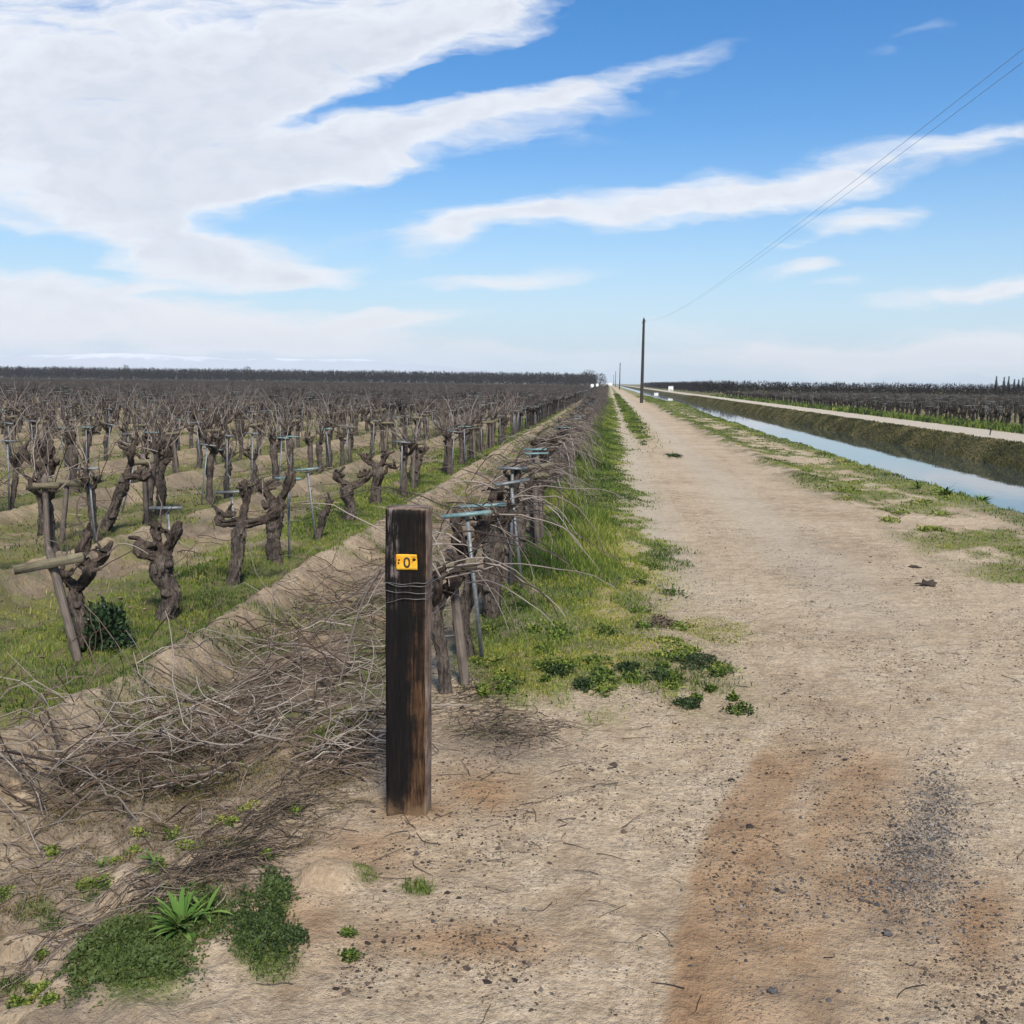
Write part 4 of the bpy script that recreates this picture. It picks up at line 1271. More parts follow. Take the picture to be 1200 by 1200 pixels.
def flakes(n, xs, ys, size, name, mat, label, cat, keep=None, thick=.5):
    z = height(xs, ys); acc = Acc()
    an = rgl.uniform(0, 6.28, n); s = size
    base = np.array([(1, 0, 0), (.3, .8, .15), (-.9, .35, .0), (-.5, -.7, .1), (.4, -.6, 0), (0, 0, .9), (.1, .1, -.5)])
    T0 = np.array([(0, 1, 5), (1, 2, 5), (2, 3, 5), (3, 4, 5), (4, 0, 5)])
    jit = 1 + rgl.uniform(-.3, .3, (n, len(base), 1))
    B = base[None] * jit
    B[:, :, 2] *= thick if np.ndim(thick) == 0 else thick[:, None]
    c, sn = np.cos(an), np.sin(an)
    X = (B[:, :, 0] * c[:, None] - B[:, :, 1] * sn[:, None]) * s[:, None] + xs[:, None]
    Y = (B[:, :, 0] * sn[:, None] + B[:, :, 1] * c[:, None]) * s[:, None] + ys[:, None]
    Z = B[:, :, 2] * s[:, None] + z[:, None] + .001
    T = (T0[None] + (np.arange(n) * len(base))[:, None, None]).reshape(-1, 3)
    acc.add(np.stack([X, Y, Z], -1).reshape(-1, 3), None, T, tint=np.repeat(rgl.rand(n), len(base)))
    return tag(acc.build(name, mat, smooth=False), label, cat, None, "stuff")


n = 110000
ys_ = 3.2 * np.exp(rgl.rand(n) * 1.6); xs_ = rgl.uniform(-1.3, 4.6, n) * np.clip(ys_ / 5, .7, 1.2)
dens = .5 * fbm(xs_ * 2.4, ys_ * .45, 401, 4) + .5 * fbm(xs_ * 3, ys_ * 2, 409, 3)
kp = dens + rgl.uniform(-.09, .09, n) > .535
xs_, ys_ = xs_[kp], ys_[kp]
flakes(len(xs_), xs_, ys_, (.0022 + rgl.gamma(1.6, .0017, len(xs_))) * (1 + .8 * (rgl.rand(len(xs_)) > .97)), "leaf_litter", M_LITTER, "dark crumbs of leaf and bark strewn over the sandy road", "litter", thick=.6)
n = 7000
ys_ = 3.2 * np.exp(rgl.rand(n) * 1.5); xs_ = rgl.uniform(-1.0, 4.6, n) * np.clip(ys_ / 5, .7, 1.3)
mg = masks(xs_, ys_)["gravelm"]
kp = (rgl.rand(n) < .12) | (mg + rgl.uniform(-.2, .2, n) > .35)
xs_, ys_ = xs_[kp], ys_[kp]
flakes(len(xs_), xs_, ys_, rgl.gamma(2.2, .0018, len(xs_)) + .002, "gravel", M_STONE, "loose grey pebbles lying on the sandy road", "gravel", thick=1.0)
cl = []
for (u, v, ru, rv, n_) in ((1092, 985, 36, 60, 2300), (1070, 1040, 55, 45, 1900), (1040, 1085, 70, 30, 700), (925, 1090, 60, 25, 260), (1120, 1110, 70, 50, 420), (870, 1130, 60, 40, 260)):
    c_ = sp(u, v, ru, rv, 1); k_ = c_[0] / c_[1]
    dy = rgl.normal(0, .55, n_) * c_[3]; cl.append(np.column_stack([c_[0] + k_ * dy + rgl.normal(0, .55, n_) * c_[2], c_[1] + dy]))
cl = np.vstack(cl)
flakes(len(cl), cl[:, 0], cl[:, 1], rgl.gamma(2.0, .0013, len(cl)) + .0018, "gravel", M_STONE, "dark patch of fine gravel on the right wheel track", "gravel", thick=.9)
n = 4500
xs_ = rgl.uniform(-6, -1.2, n); ys_ = 3.4 * np.exp(rgl.rand(n) * 1.5)
flakes(n, xs_, ys_, rgl.gamma(2.2, .004, n) + .003, "dirt_clods", plain("clod_soil", (.22, .155, .095), (.12, .085, .052), .95, 0, 12, .3), "small crumbly dirt clods across the vineyard floor", "clods", thick=.45)

# a dark clod on the road and a few single stones
def lump(name, u, v, r, mat, label, cat, seed, flat=.55):
    q = G(u, v, 0); rg = np.random.RandomState(seed)
    th = np.linspace(0, math.pi, 9); phi = np.linspace(0, 2 * math.pi, 14, endpoint=False)
    V = np.array([(math.sin(a_) * math.cos(b_), math.sin(a_) * math.sin(b_), math.cos(a_)) for a_ in th for b_ in phi])
    V *= (1 + 1.3 * (vn(V[:, 0] * 3.1 + V[:, 2] * 3 + seed, V[:, 1] * 3.1 + 7, seed) - .5) + .45 * (rg.rand(len(V)) - .5))[:, None]
    V *= np.array([r * 1.25, r, r * flat])
    k = np.arange(len(V)).reshape(9, 14); k2 = np.roll(k, -1, 1)
    o = Acc().add(V, np.stack([k[:-1], k[1:], k2[1:], k2[:-1]], -1).reshape(-1, 4), tint=.3).build(name, mat)
    o.location = (q[0], q[1], hz(q[0], q[1]) + r * flat * .4)
    return tag(o, uniq(label), cat)


lump("dirt_clod", 1086, 687, .07, M_LITTER, "lone dark clod lying in the middle of the sandy road", "clod", 3)
lump("dirt_clod", 1072, 665, .045, M_LITTER, "smaller dark clod just behind the lone clod on the road", "clod", 4, .35)
M_ST2 = plain("field_stone", (.11, .10, .095), (.06, .055, .055), .85, 0, 30, .4)
lump("stone", 905, 1166, .012, M_ST2, "small round grey stone near the bottom of the reddish track", "stone", 5, .8)
lump("stone", 1040, 1097, .014, M_ST2, "dark stone at the lower edge of the gravel patch", "stone", 6, .8)

# ------------------------------------------------------------------ grass and weeds
print("grass")


def blades(xs, ys, hgt, wid, tint, rg, lean=.5, zoff=0.0):
    n = len(xs); z = height(xs, ys) + zoff - .004
    an = rg.uniform(0, 6.28, n); la = rg.uniform(0, 6.28, n); ll = rg.uniform(.1, 1, n) * lean * hgt
    wx_, wy_ = np.cos(an) * wid / 2, np.sin(an) * wid / 2
    lx_, ly_ = np.cos(la) * ll, np.sin(la) * ll
    V = np.empty((n, 5, 3))
    V[:, 0] = np.column_stack([xs - wx_, ys - wy_, z]); V[:, 1] = np.column_stack([xs + wx_, ys + wy_, z])
    V[:, 2] = np.column_stack([xs - wx_ * .75 + lx_ * .35, ys - wy_ * .75 + ly_ * .35, z + hgt * .58])
    V[:, 3] = np.column_stack([xs + wx_ * .75 + lx_ * .35, ys + wy_ * .75 + ly_ * .35, z + hgt * .58])
    V[:, 4] = np.column_stack([xs + lx_, ys + ly_, z + hgt * .97])
    o = (np.arange(n) * 5)[:, None]
    Q = np.array([[0, 1, 3, 2]]) + o; T = np.array([[2, 3, 4]]) + o
    return V.reshape(-1, 3), Q, T, np.repeat(tint, 5)


rgg = np.random.RandomState(17)


def grass_field(n, x0, x1, y0, y1, hfun, name, mat, label, cat="grass", key="grassm", thr=.45, wk=.0009, wmin=.0028, tshift=0.0, lean=.6):
    ys = y0 * np.exp(rgg.rand(n) * math.log(y1 / y0)); xs = rgg.uniform(x0, x1, n)
    m = masks(xs, ys)[key]
    kp = m > thr + rgg.normal(0, .16, n)
    xs, ys = xs[kp], ys[kp]
    u, v, d = proj(np.column_stack([xs, ys, np.zeros(len(xs))]))
    kp = (u > -60) & (u < 1260) & (v < 1260)
    xs, ys = xs[kp], ys[kp]
    if not len(xs): return None
    h = hfun(xs, ys) * rgg.uniform(.55, 1.25, len(xs))
    w = np.maximum(wmin, wk * ys) * rgg.uniform(.7, 1.3, len(xs))
    tint = np.clip(.5 + tshift + (fbm(xs * 1.1, ys * .8, 211, 3) - .5) * 1.1 + rgg.normal(0, .13, len(xs)), 0, 1)
    a = Acc(); a.add(*blades(xs, ys, h, w, tint, rgg, lean))
    return tag(a.build(name, mat, smooth=False), label, cat, None, "stuff")


def h_verge(x, y):
    tall = sst(.52, .68, fbm(x * .8, y * .35, 219, 3)) * sst(.25, -.35, x) * sst(9, 12, y) + .9 * bump(x, -.55, .25) * sst(8.5, 11, y) * sst(.4, .6, fbm(x, y * .6, 223, 2))
    return .028 + .022 * vn(x * 3, y * 3, 5) + np.clip(tall, 0, 1) * .22


grass_field(150000, -1.1, 1.4, 6.0, 150, h_verge, "grass", M_GRASS, "green grass on the verge between the road row and the dirt road", tshift=.03)
grass_field(130000, -1.0, 1.6, 5.8, 30, lambda x, y: .012 + .012 * vn(x * 3, y * 3, 5), "moss", M_MOSS, "yellow green moss mats on the verge", cat="moss", key="mossm", thr=.4, wmin=.005, lean=1.2)
hm = lambda x, y: .03 + .035 * vn(x * 2, y * 2, 9)
grass_field(90000, -5.2, -2.8, 6.2, 90, hm, "grass", M_GRASS, "short green grass round the vines of the second row", thr=.42)
grass_field(160000, -45, -4.8, 8.5, 110, hm, "grass", M_GRASS, "patchy short grass between the vineyard rows further left", thr=.5, wk=.0011)
grass_field(150000, -50, -2.7, 6.5, 120, lambda x, y: .03 + .05 * vn(x * 2, y * 2, 9), "dry_grass", M_OLIVE, "olive brown dry grass tufts across the vineyard lanes", key="soilm", thr=.55, wk=.0011)
grass_field(25000, -3.2, -1.2, 3.4, 60, lambda x, y: .03 + .02 * vn(x * 2, y * 2, 9), "grass", M_GRASS, "sparse grass sprouting through the prunings in the lane", thr=.55)
grass_field(90000, -3.4, .3, 3.2, 6.2, lambda x, y: .012 + .035 * vn(x * 5, y * 5, 9) ** 1.5, "grass", M_GRASS, "fine low grass and weeds on the soil at the lower left", thr=.45, wmin=.0018, lean=1.0, tshift=-.12)
grass_field(60000, -3.4, -1.0, 3.2, 6.2, lambda x, y: .012 + .02 * vn(x * 5, y * 5, 9), "dry_grass", M_DRY, "dry straw bits among the litter at the lower left", key="litterm", thr=.5, wmin=.0016, lean=2.2)
grass_field(12000, .8, 2.3, 30, 220, lambda x, y: .05 + .05 * vn(x * 2, y * .7, 9), "grass", M_GRASS, "grass strip growing between the far wheel tracks", thr=.4, tshift=-.08)
grass_field(70000, 3.9, 8.6, 7, 180, lambda x, y: .02 + .03 * vn(x * 2, y * 2, 9) + .06 * sst(6.2, 6.7, x) * sst(.55, .8, vn(x * 2.5, y * 1.2, 3)) * (x < 7.2), "grass", M_GRASS, "low grass along the near bank of the canal", thr=.45, tshift=.02)
grass_field(70000, 13.3, 16.2, 22, 200, lambda x, y: .05 + .07 * vn(x * 2, y * 2, 9), "dry_grass", M_BANK, "dry brownish grass on the far bank of the canal", key="drym", thr=.3, wk=.0009)
grass_field(26000, 19.2, 24.5, 30, 200, lambda x, y: .12 + .42 * vn(x * 1.1, y * .3, 9) ** 1.5, "grass", M_GRASS, "green weeds along the edge of the vineyard beyond the canal", thr=.35, tshift=-.06, wk=.0013)

# low leafy ground cover in the foreground


def leaf_mat(acc, cx_, cy_, rx, ry, n, rg, size, top=.06, k=0.0, tint0=.45, up=.5):
    """n small leaves through a low mound"""
    r_ = rg.rand(n) ** .62; an = rg.uniform(0, 6.28, n)
    edge = .35 + .9 * vn(np.cos(an) * 3.2 + cx_ * 9, np.sin(an) * 3.2 + cy_ * 5, 3) + .55 * rg.rand(n) ** 4
    dx, dy = np.cos(an) * r_ * rx * edge, np.sin(an) * r_ * ry * edge
    xs, ys = cx_ + dx + k * dy, cy_ + dy
    z = height(xs, ys) + rg.rand(n) ** .7 * top * (1 - .8 * r_ ** 2) + .003
    L = rg.uniform(.6, 1.4, n) * size; d = rg.normal(0, 1, (n, 3)); d[:, 2] = np.abs(d[:, 2]) * up
    d /= np.linalg.norm(d, axis=1, keepdims=True)
    s = np.cross(d, rg.normal(0, 1, (n, 3))); s /= np.linalg.norm(s, axis=1, keepdims=True) + 1e-9
    p = np.column_stack([xs, ys, z]); w = (L * .24)[:, None]
    V = np.stack([p, p + d * L[:, None] * .55 + s * w, p + d * L[:, None], p + d * L[:, None] * .55 - s * w], 1)
    Q = np.array([[0, 1, 2, 3]]) + (np.arange(n) * 4)[:, None]
    acc.add(V.reshape(-1, 3), Q, tint=np.repeat(np.clip(tint0 + rg.normal(0, .16, n) + .25 * (z - z.min()) / (top + .01), 0, 1), 4))


rgw = np.random.RandomState(29)
acc = Acc()
for (u, v, ru, rv, n_) in ((150, 1140, 75, 45, 5200), (215, 1105, 60, 35, 3200), (110, 1165, 45, 35, 2200), (180, 1170, 60, 25, 1800)):
    c_ = sp(u, v, ru, rv, 1); leaf_mat(acc, c_[0], c_[1], c_[2], c_[3], int(n_ * 1.3), rgw, .016, .016, c_[0] / c_[1], .46)
tag(acc.build("ground_cover", M_WEED, smooth=False), "dark green mat of tiny leaved weeds round the bright rosette", "ground cover", kind="stuff")
acc = Acc()
for (u, v, ru, rv, n_) in ((305, 1125, 45, 38, 3000), (325, 1082, 25, 28, 1300), (345, 1140, 20, 14, 500)):
    c_ = sp(u, v, ru, rv, 1); leaf_mat(acc, c_[0], c_[1], c_[2], c_[3], int(n_ * 1.3), rgw, .016, .016, c_[0] / c_[1], .5)
tag(acc.build("ground_cover", M_WEED, smooth=False), "dark green weed mat right of the bright rosette", "ground cover", kind="stuff")
acc = Acc()
c_ = G(0, 0 + 1100)
for _ in range(46):
    u, v = rgw.uniform(0, 420), rgw.uniform(960, 1195)
    if 60 < u < 380 and v > 1050: continue
    s_ = rgw.uniform(5, 16)
    q = sp(u, v, s_, s_ * .55, 1); leaf_mat(acc, q[0], q[1], q[2], q[3], int(60 + s_ * 14), rgw, .016, .016, q[0] / q[1], .3)
for _ in range(70):
    u, v = rgw.uniform(560, 900), rgw.uniform(640, 860)
    if u > 760 + (v - 640) * .5: continue
    s_ = rgw.uniform(6, 22)
    q = sp(u, v, s_, s_ * .4, 1); leaf_mat(acc, q[0], q[1], q[2], q[3], int(60 + s_ * 10), rgw, .03, .03, q[0] / q[1], rgw.choice([.2, .35, .5]))
for _ in range(26):
    u, v = rgw.uniform(880, 1200), rgw.uniform(520, 640)
    s_ = rgw.uniform(5, 22)
    q = sp(u, v, s_, s_ * .25, 1)
    if q[0] < 4.4 and rgw.rand() < .6: continue
    leaf_mat(acc, q[0], q[1], q[2], q[3], int(50 + s_ * 8), rgw, .05, .04, q[0] / q[1], .5)
tag(acc.build("small_weeds", M_GRASS, smooth=False), "small weeds sprouting here and there on bare sand", "weeds", kind="stuff")

# separate dark clumps on the edge of the road
for (u, v, ru, rv, lab) in ((812, 800, 40, 14, "largest dark weed clump on the left edge of the sandy road"), (778, 824, 27, 12, "dark weed clump just below left of the largest clump"),
                            (652, 818, 24, 9, "dark weed clump nearest the first vine on the verge"), (733, 815, 20, 8, "small dark weed clump between two larger ones on the verge"),
                            (806, 853, 20, 9, "dark weed clump standing alone nearest the viewer on bare sand"), (682, 836, 17, 7, "smallest dark weed clump on the verge behind the post"),
                            (775, 752, 20, 9, "reddish brown weed clump beside the yellow moss"), (790, 540, 11, 2.5, "dark flat weed clump on the road far ahead")):
    c_ = sp(u, v, ru, rv, 1); a_ = Acc()
    leaf_mat(a_, 0 + c_[0], c_[1], c_[2] * .8, c_[3] * .8, int(400 + ru * 24), np.random.RandomState(int(u)), .022 if v > 600 else .05, .03, c_[0] / c_[1], .33)
    tag(a_.build("weed_clump", M_WEED if u != 775 else M_LITTER, smooth=False), uniq(lab), "weed", "weed clumps by the road")

# bright rosette of long leaves


def rosette(u, v, n_, L0, label, seed, mat, name="weed_rosette", up=(.25, 1.1)):
    rg = np.random.RandomState(seed); q = G(u, v, -.18); q = G(u, v, hz(q[0], q[1])); a_ = Acc()
    for k in range(n_):
        an = rg.uniform(0, 6.28); el = rg.uniform(*up); L = L0 * rg.uniform(.4, 1.2)
        s = np.linspace(0, 1, 8)
        out = np.array([math.cos(an), math.sin(an), 0])
        e = el - s * rg.uniform(.5, 1.3)
        ds_ = L / 7
        P = np.cumsum(np.vstack([[0, 0, 0], (np.cos(e)[:-1, None] * out + np.sin(e)[:-1, None] * np.array([0, 0, 1])) * ds_]), axis=0)
        sd = np.array([-math.sin(an), math.cos(an), 0])
        w = L * .055 * rg.uniform(.7, 1.3) * np.array([.35, .6, .85, 1, 1, .85, .5, .05])
        lift = np.array([0, 0, 1]) * (w * .35)[:, None]
        V = np.vstack([P - sd * w[:, None] + lift, P, P + sd * w[:, None] + lift])
        i = np.arange(7)
        Q = np.vstack([np.column_stack([i, i + 1, i + 9, i + 8]), np.column_stack([i + 8, i + 9, i + 17, i + 16])])
        a_.add(V + np.array([0, 0, .01]), Q, tint=np.clip(rg.normal(.55, .15) + .15 * np.tile(s, 3), 0, 1))
    o = a_.build(name, mat); o.location = tuple(q)
    return tag(o, uniq(label), "weed")


rosette(212, 1095, 110, .15, "bright green rosette weed with long pointed leaves in the left foreground", 3, M_ROSE, up=(.2, 1.4))
rosette(240, 1078, 20, .12, "smaller green rosette tucked behind the bright one", 4, M_ROSE)
rosette(180, 1012, 16, .09, "small green tuft on bare soil above the rosette", 5, M_ROSE)
rosette(242, 1000, 14, .07, "pale green seedling left of the twig litter", 6, M_ROSE)
rosette(120, 1018, 14, .07, "low green weed near the left edge of the bare soil", 8, M_ROSE)
rosette(1108, 583, 40, .32, "spiky grass tuft on the near canal edge, right of the photo's middle", 9, M_ROSE, "grass_tuft", (.6, 1.4))
rosette(1150, 592, 40, .34, "larger spiky grass tuft nearest the right end of the canal edge", 10, M_ROSE, "grass_tuft", (.6, 1.4))
rosette(1076, 574, 30, .24, "small spiky grass tuft, leftmost of three on the canal edge", 12, M_ROSE, "grass_tuft", (.6, 1.4))

# green leafy bush beside the wooden stake
q = G(122, 760, ZV + .1); zb = hz(q[0], q[1]); q = G(122, 760, zb)
br = empty("green_bush", q); tag(br, "dark green leafy bush at the foot of the leaning wooden stake", "bush")
rgb_ = np.random.RandomState(33)
st = cane_paths(rgb_, np.zeros((16, 3)), np.column_stack([rgb_.normal(0, .7, 16), rgb_.normal(0, .6, 16), np.ones(16)]), .36, 6, .05, .12)
V, Q = tubes(st, np.full((16, 6), .003), 4); Acc().add(V, Q).build("stem", M_WEED, br)
a_ = Acc(); n_ = 1500
an = rgb_.uniform(0, 6.28, n_); rr_ = rgb_.rand(n_) ** .45; el = rgb_.uniform(-.1, 1, n_)
pp = np.column_stack([np.cos(an) * rr_ * .24 * (1 - .3 * el), np.sin(an) * rr_ * .2 * (1 - .3 * el), .03 + np.abs(el) * .32 * (.75 + .4 * vn(np.cos(an) * 3, np.sin(an) * 3, 4))])
dd = pp + rgb_.normal(0, .14, (n_, 3)); dd /= np.linalg.norm(dd, axis=1, keepdims=True)
sd = np.cross(dd, rgb_.normal(0, 1, (n_, 3))); sd /= np.linalg.norm(sd, axis=1, keepdims=True)
L = rgb_.uniform(.03, .06, n_)[:, None]
V = np.stack([pp, pp + dd * L * .5 + sd * L * .28, pp + dd * L, pp + dd * L * .5 - sd * L * .28], 1).reshape(-1, 3)
a_.add(V, np.array([[0, 1, 2, 3]]) + (np.arange(n_) * 4)[:, None], tint=np.repeat(rgb_.rand(n_), 4))
a_.build("foliage", M_BUSH, br, smooth=False)

# ------------------------------------------------------------------ utility poles and wires
PX, PHT = 3.62, 9.1
poles = [(115, "nearest tall wooden utility pole standing beside the dirt road"), (360, "second wooden utility pole down the road"),
         (605, "third wooden utility pole, small in the distance"), (850, "farthest thin utility pole near the end of the road")]
for k, (yy, lab) in enumerate(poles):
    zb = hz(PX, yy)
    r = empty("utility_pole", (PX, yy, zb)); tag(r, uniq(lab), "utility pole", "utility poles along the road")
    zs = np.linspace(-.6, PHT, 14); P = np.column_stack([np.zeros(14), np.zeros(14), zs])
    Acc().add(*gnarl(P[[0, 4, 9, 13]], [.19, .175, .15, .125], 12, .5, .02, k)).build("shaft", M_POLE, r)
    for sx, hh in ((-.17, 8.70), (.17, 8.85)):
        zz_ = np.array([0, .05, .08, .13, .17, .2]); rr_ = np.array([.02, .05, .035, .055, .03, .01])
        V, Q = tubes(np.column_stack([np.full(6, sx), np.zeros(6), hh + zz_])[None], rr_[None], 10)
        a_ = Acc().add(V, Q); V, Q = box_arrays(abs(sx) * 1.1, .04, .04, (sx * .55, 0, hh + .0)); a_.add(V, Q)
        a_.build("insulator", M_GREYROOF, r)
for sx, hh, lab in ((-.17, 8.90, "upper of two thin power lines crossing the sky at right"), (.17, 9.05, "lower of two thin power lines crossing the sky at right")):
    pts = []
    for ya, yb, sag in ((-130, 115, 4.0), (115, 360, 4.0), (360, 605, 4.0), (605, 850, 4.0)):
        for s in np.linspace(0, 1, 60, endpoint=False):
            zz_ = hz(PX, 115) + hh - sag * 4 * s * (1 - s)
            pts.append((PX + sx, ya + (yb - ya) * s, zz_))
    pts.append((PX + sx, 850, hh))
    V, Q = tubes(np.array(pts)[None], np.full((1, len(pts)), .0024), 5)
    tag(Acc().add(V, Q).build("power_line", M_CABLE), uniq(lab), "power line", "power lines along the road")

# ------------------------------------------------------------------ far things


def far_box(u, v, y, w, d, h, label, cat="box", roof=False):
    dd = ray(u, v); x = dd[0] / dd[1] * y
    r = empty("white_box", (x, y, hz(x, y))); tag(r, uniq(label), cat, "white boxes far down the road")
    V, Q = box_arrays(w, d, h, (0, 0, h / 2)); bevel_obj(Acc().add(V, Q).build("housing", M_WHITE, r, smooth=False), .03)
    V, Q = box_arrays(w * 1.12, d * 1.12, .09, (0, 0, h + .047)); Acc().add(V, Q).build("lid", M_GREYROOF if roof else M_WHITE, r, smooth=False)
    V, Q = box_arrays(w * .5, .03, h * .6, (0, -d / 2 - .017, h * .42)); Acc().add(V, Q).build("door", M_WHITE, r, smooth=False)


far_box(694, 453, 372, 1.1, 1.1, 1.9, "white box at the far end of the vine row, left of a pair")
far_box(700, 453, 380, .9, 1.0, 2.1, "white box at the far end of the vine row, right of a pair")
far_box(769, 457, 292, 1.2, 1.2, 1.35, "white box on the far canal bank right of the tall pole")
far_box(786, 456, 330, 1.5, 1.5, 1.5, "white box with grey roof at the vineyard edge beyond the canal", roof=True)
far_box(715, 452, 840, 3.2, 3, 2.6, "small pale hut where the road meets the horizon", "hut")


def twig_tree(acc, x, y, z, h, r, n, rg, tint=.4, trunk=True, size=1.0):
    """bare crown of slim twig slivers round a forked trunk, added to acc"""
    if trunk:
        fork = np.array([[(x, y, z - .2), (x, y, z + h * .3), (x + rg.normal(0, r * .3), y, z + h * .62)], [(x, y, z + h * .22), (x - r * .3, y, z + h * .45), (x - r * .5, y + .3, z + h * .75)],
                         [(x, y, z + h * .22), (x + r * .3, y, z + h * .42), (x + r * .5, y - .3, z + h * .72)]])
        acc.add(*tubes(fork, np.array([[.16, .12, .05]] * 3) * h / 7, 5), tint=.25)
    an = rg.uniform(0, 6.28, n); el = np.arcsin(rg.uniform(-1, 1, n)); q = rg.rand(n) ** .38
    px = x + np.cos(an) * np.cos(el) * r * q; py = y + np.sin(an) * np.cos(el) * r * q; pz = z + h * .52 + np.sin(el) * h * .48 * q
    d = np.column_stack([px - x, py - y, (pz - z - h * .3)]) + rg.normal(0, .35 * r, (n, 3)); d /= np.linalg.norm(d, axis=1, keepdims=True)
    s = np.cross(d, rg.normal(0, 1, (n, 3))); s /= np.linalg.norm(s, axis=1, keepdims=True)
    L = rg.uniform(.5, 1.2, n)[:, None] * size; w = rg.uniform(.05, .14, n)[:, None] * size
    p = np.column_stack([px, py, pz])
    V = np.stack([p - d * L * .5 - s * w, p - d * L * .5 + s * w, p + d * L * .5], 1).reshape(-1, 3)
    T = np.array([[0, 1, 2]]) + (np.arange(n) * 3)[:, None]
    acc.add(V, None, T, tint=np.repeat(np.clip(tint + rg.normal(0, .2, n), 0, 1), 3))


print("orchards")
rgo = np.random.RandomState(61)
acc = Acc()
for iy, yy in enumerate((600, 605, 610, 616, 622, 630, 640, 652)):
    for xx in np.arange(-470, -10, 3.8):
        hh = rgo.uniform(7.9, 9.0) * (1 + .02 * (rgo.rand() > .9))
        twig_tree(acc, xx + rgo.normal(0, .5), yy + rgo.normal(0, .6), -.2, hh, 2.8, 190 if iy < 2 else 130, rgo, .36, iy == 0, 1.4)
tag(acc.build("orchard", M_ORCH, smooth=False), "long dark line of bare orchard trees along the left horizon", "orchard", kind="stuff")
acc = Acc()
for iy, yy in enumerate((204, 209, 214, 220, 227, 236)):
    for xx in np.arange(24, 150, 3.4):
        twig_tree(acc, xx + rgo.normal(0, .3), yy + rgo.normal(0, .4), -.15, rgo.uniform(3.0, 3.35), 2.1, 260 if iy < 2 else 130, rgo, .36, iy == 0, .66)
for iy, xx in enumerate((24, 28)):
    for yy in np.arange(240, 700, 3.6):
        twig_tree(acc, xx + rgo.normal(0, .3), yy + rgo.normal(0, .4), -.15, rgo.uniform(3, 3.5), 2.0, 90, rgo, .36, False, .8)
tag(acc.build("orchard", M_ORCH, smooth=False), "low dark brown belt of young orchard beyond the canalside vineyard", "orchard", kind="stuff")
# separate trees
for (u, y, h, r_, lab) in ((668, 560, 7.8, 3.6, "rounded bare tree left of the tallest one at the orchard's end"), (690, 570, 10.2, 5.2, "tallest bare tree at the road end of the left orchard"),
                           (703, 590, 8.6, 4.2, "rounded bare tree nearest the road at the end of the orchard"),
                           (148, 596, 10.2, 2.6, "thin tree rising above the left orchard near the photo's left side"), (290, 596, 10.0, 3.4, "dark tree rising above the middle of the left orchard")):
    dd = ray(u, 445); x = dd[0] / dd[1] * y
    r = empty("bare_tree", (x, y, -.2)); tag(r, uniq(lab), "tree", "trees standing out of the far orchard")
    k1 = Acc(); twig_tree(k1, 0, 0, 0, h, r_, 700, np.random.RandomState(u), .4, False, 1.1); k1.build("crown", M_ORCHTREE, r, smooth=False)
    Acc().add(*gnarl([(0, 0, -.3), (.1, 0, h * .3), (-.1, 0, h * .7)], [.3, .22, .08], 8, .6, .1, u)).build("trunk", M_ORCHTREE, r)
for k, (u, top_v, lab) in enumerate(((1168, 440.5, "leftmost conifer of the distant group on the right horizon"), (1177, 441.5, "second conifer from the left on the right horizon"),
                                     (1182.5, 440.8, "tall slender conifer in the middle of the distant group"), (1189, 444, "short conifer right of the tall slender one"),
                                     (1194, 444.5, "small conifer, second from the right end of the group"), (1199, 442.5, "conifer at the right edge of the photo"))):
    y = 690; dd = ray(u, top_v); s_ = y / dd[1]; x = dd[0] * s_; h = H + dd[2] * s_ + .2
    r = empty("conifer", (x, y, -.2)); tag(r, uniq(lab), "conifer", "distant conifers on the right horizon")
    rg = np.random.RandomState(k + 3); n_ = 420; a_ = Acc()
    zz_ = rg.rand(n_) ** .9; an = rg.uniform(0, 6.28, n_); rad = (1 - zz_) * 1.9 * rg.uniform(.4, 1.1, n_) + .1
    p = np.column_stack([np.cos(an) * rad, np.sin(an) * rad, .8 + zz_ * (h - 1.2)])
    d = np.column_stack([np.cos(an), np.sin(an), rg.uniform(-.5, .4, n_)]); s2 = np.cross(d, [0, 0, 1.]) * .3
    V = np.stack([p - d * .5 + s2, p - d * .5 - s2, p + d * .5, p + np.array([0, 0, .5])], 1).reshape(-1, 3)
    o4 = (np.arange(n_) * 4)[:, None]
    a_.add(V, None, np.vstack([np.array([[0, 1, 2]]) + o4, np.array([[0, 1, 3]]) + o4]), tint=np.repeat(rg.rand(n_), 4)); a_.build("crown", M_CONIFER, r, smooth=False)
    Acc().add(*gnarl([(0, 0, -.3), (0, 0, h * .5), (0, 0, h * .96)], [.22, .15, .03], 7, .8, .05, k)).build("trunk", M_ORCHTREE, r)
# small marker on the far road
q = G(1160, 510, 0); mr = empty("marker_stub", (q[0], q[1], hz(q[0], q[1]))); tag(mr, "small dark stub standing on the pale road beyond the canal", "marker")
Acc().add(*gnarl([(0, 0, -.1), (.01, 0, .12), (.03, 0, .24)], [.03, .028, .026], 8, .05, .1, 2)).build("shaft", M_POLE, mr)
Acc().add(*gnarl([(.02, 0, .22), (.035, 0, .28), (.04, 0, .34)], [.05, .06, .03], 8, .03, .1, 2)).build("cap", M_POLE, mr)

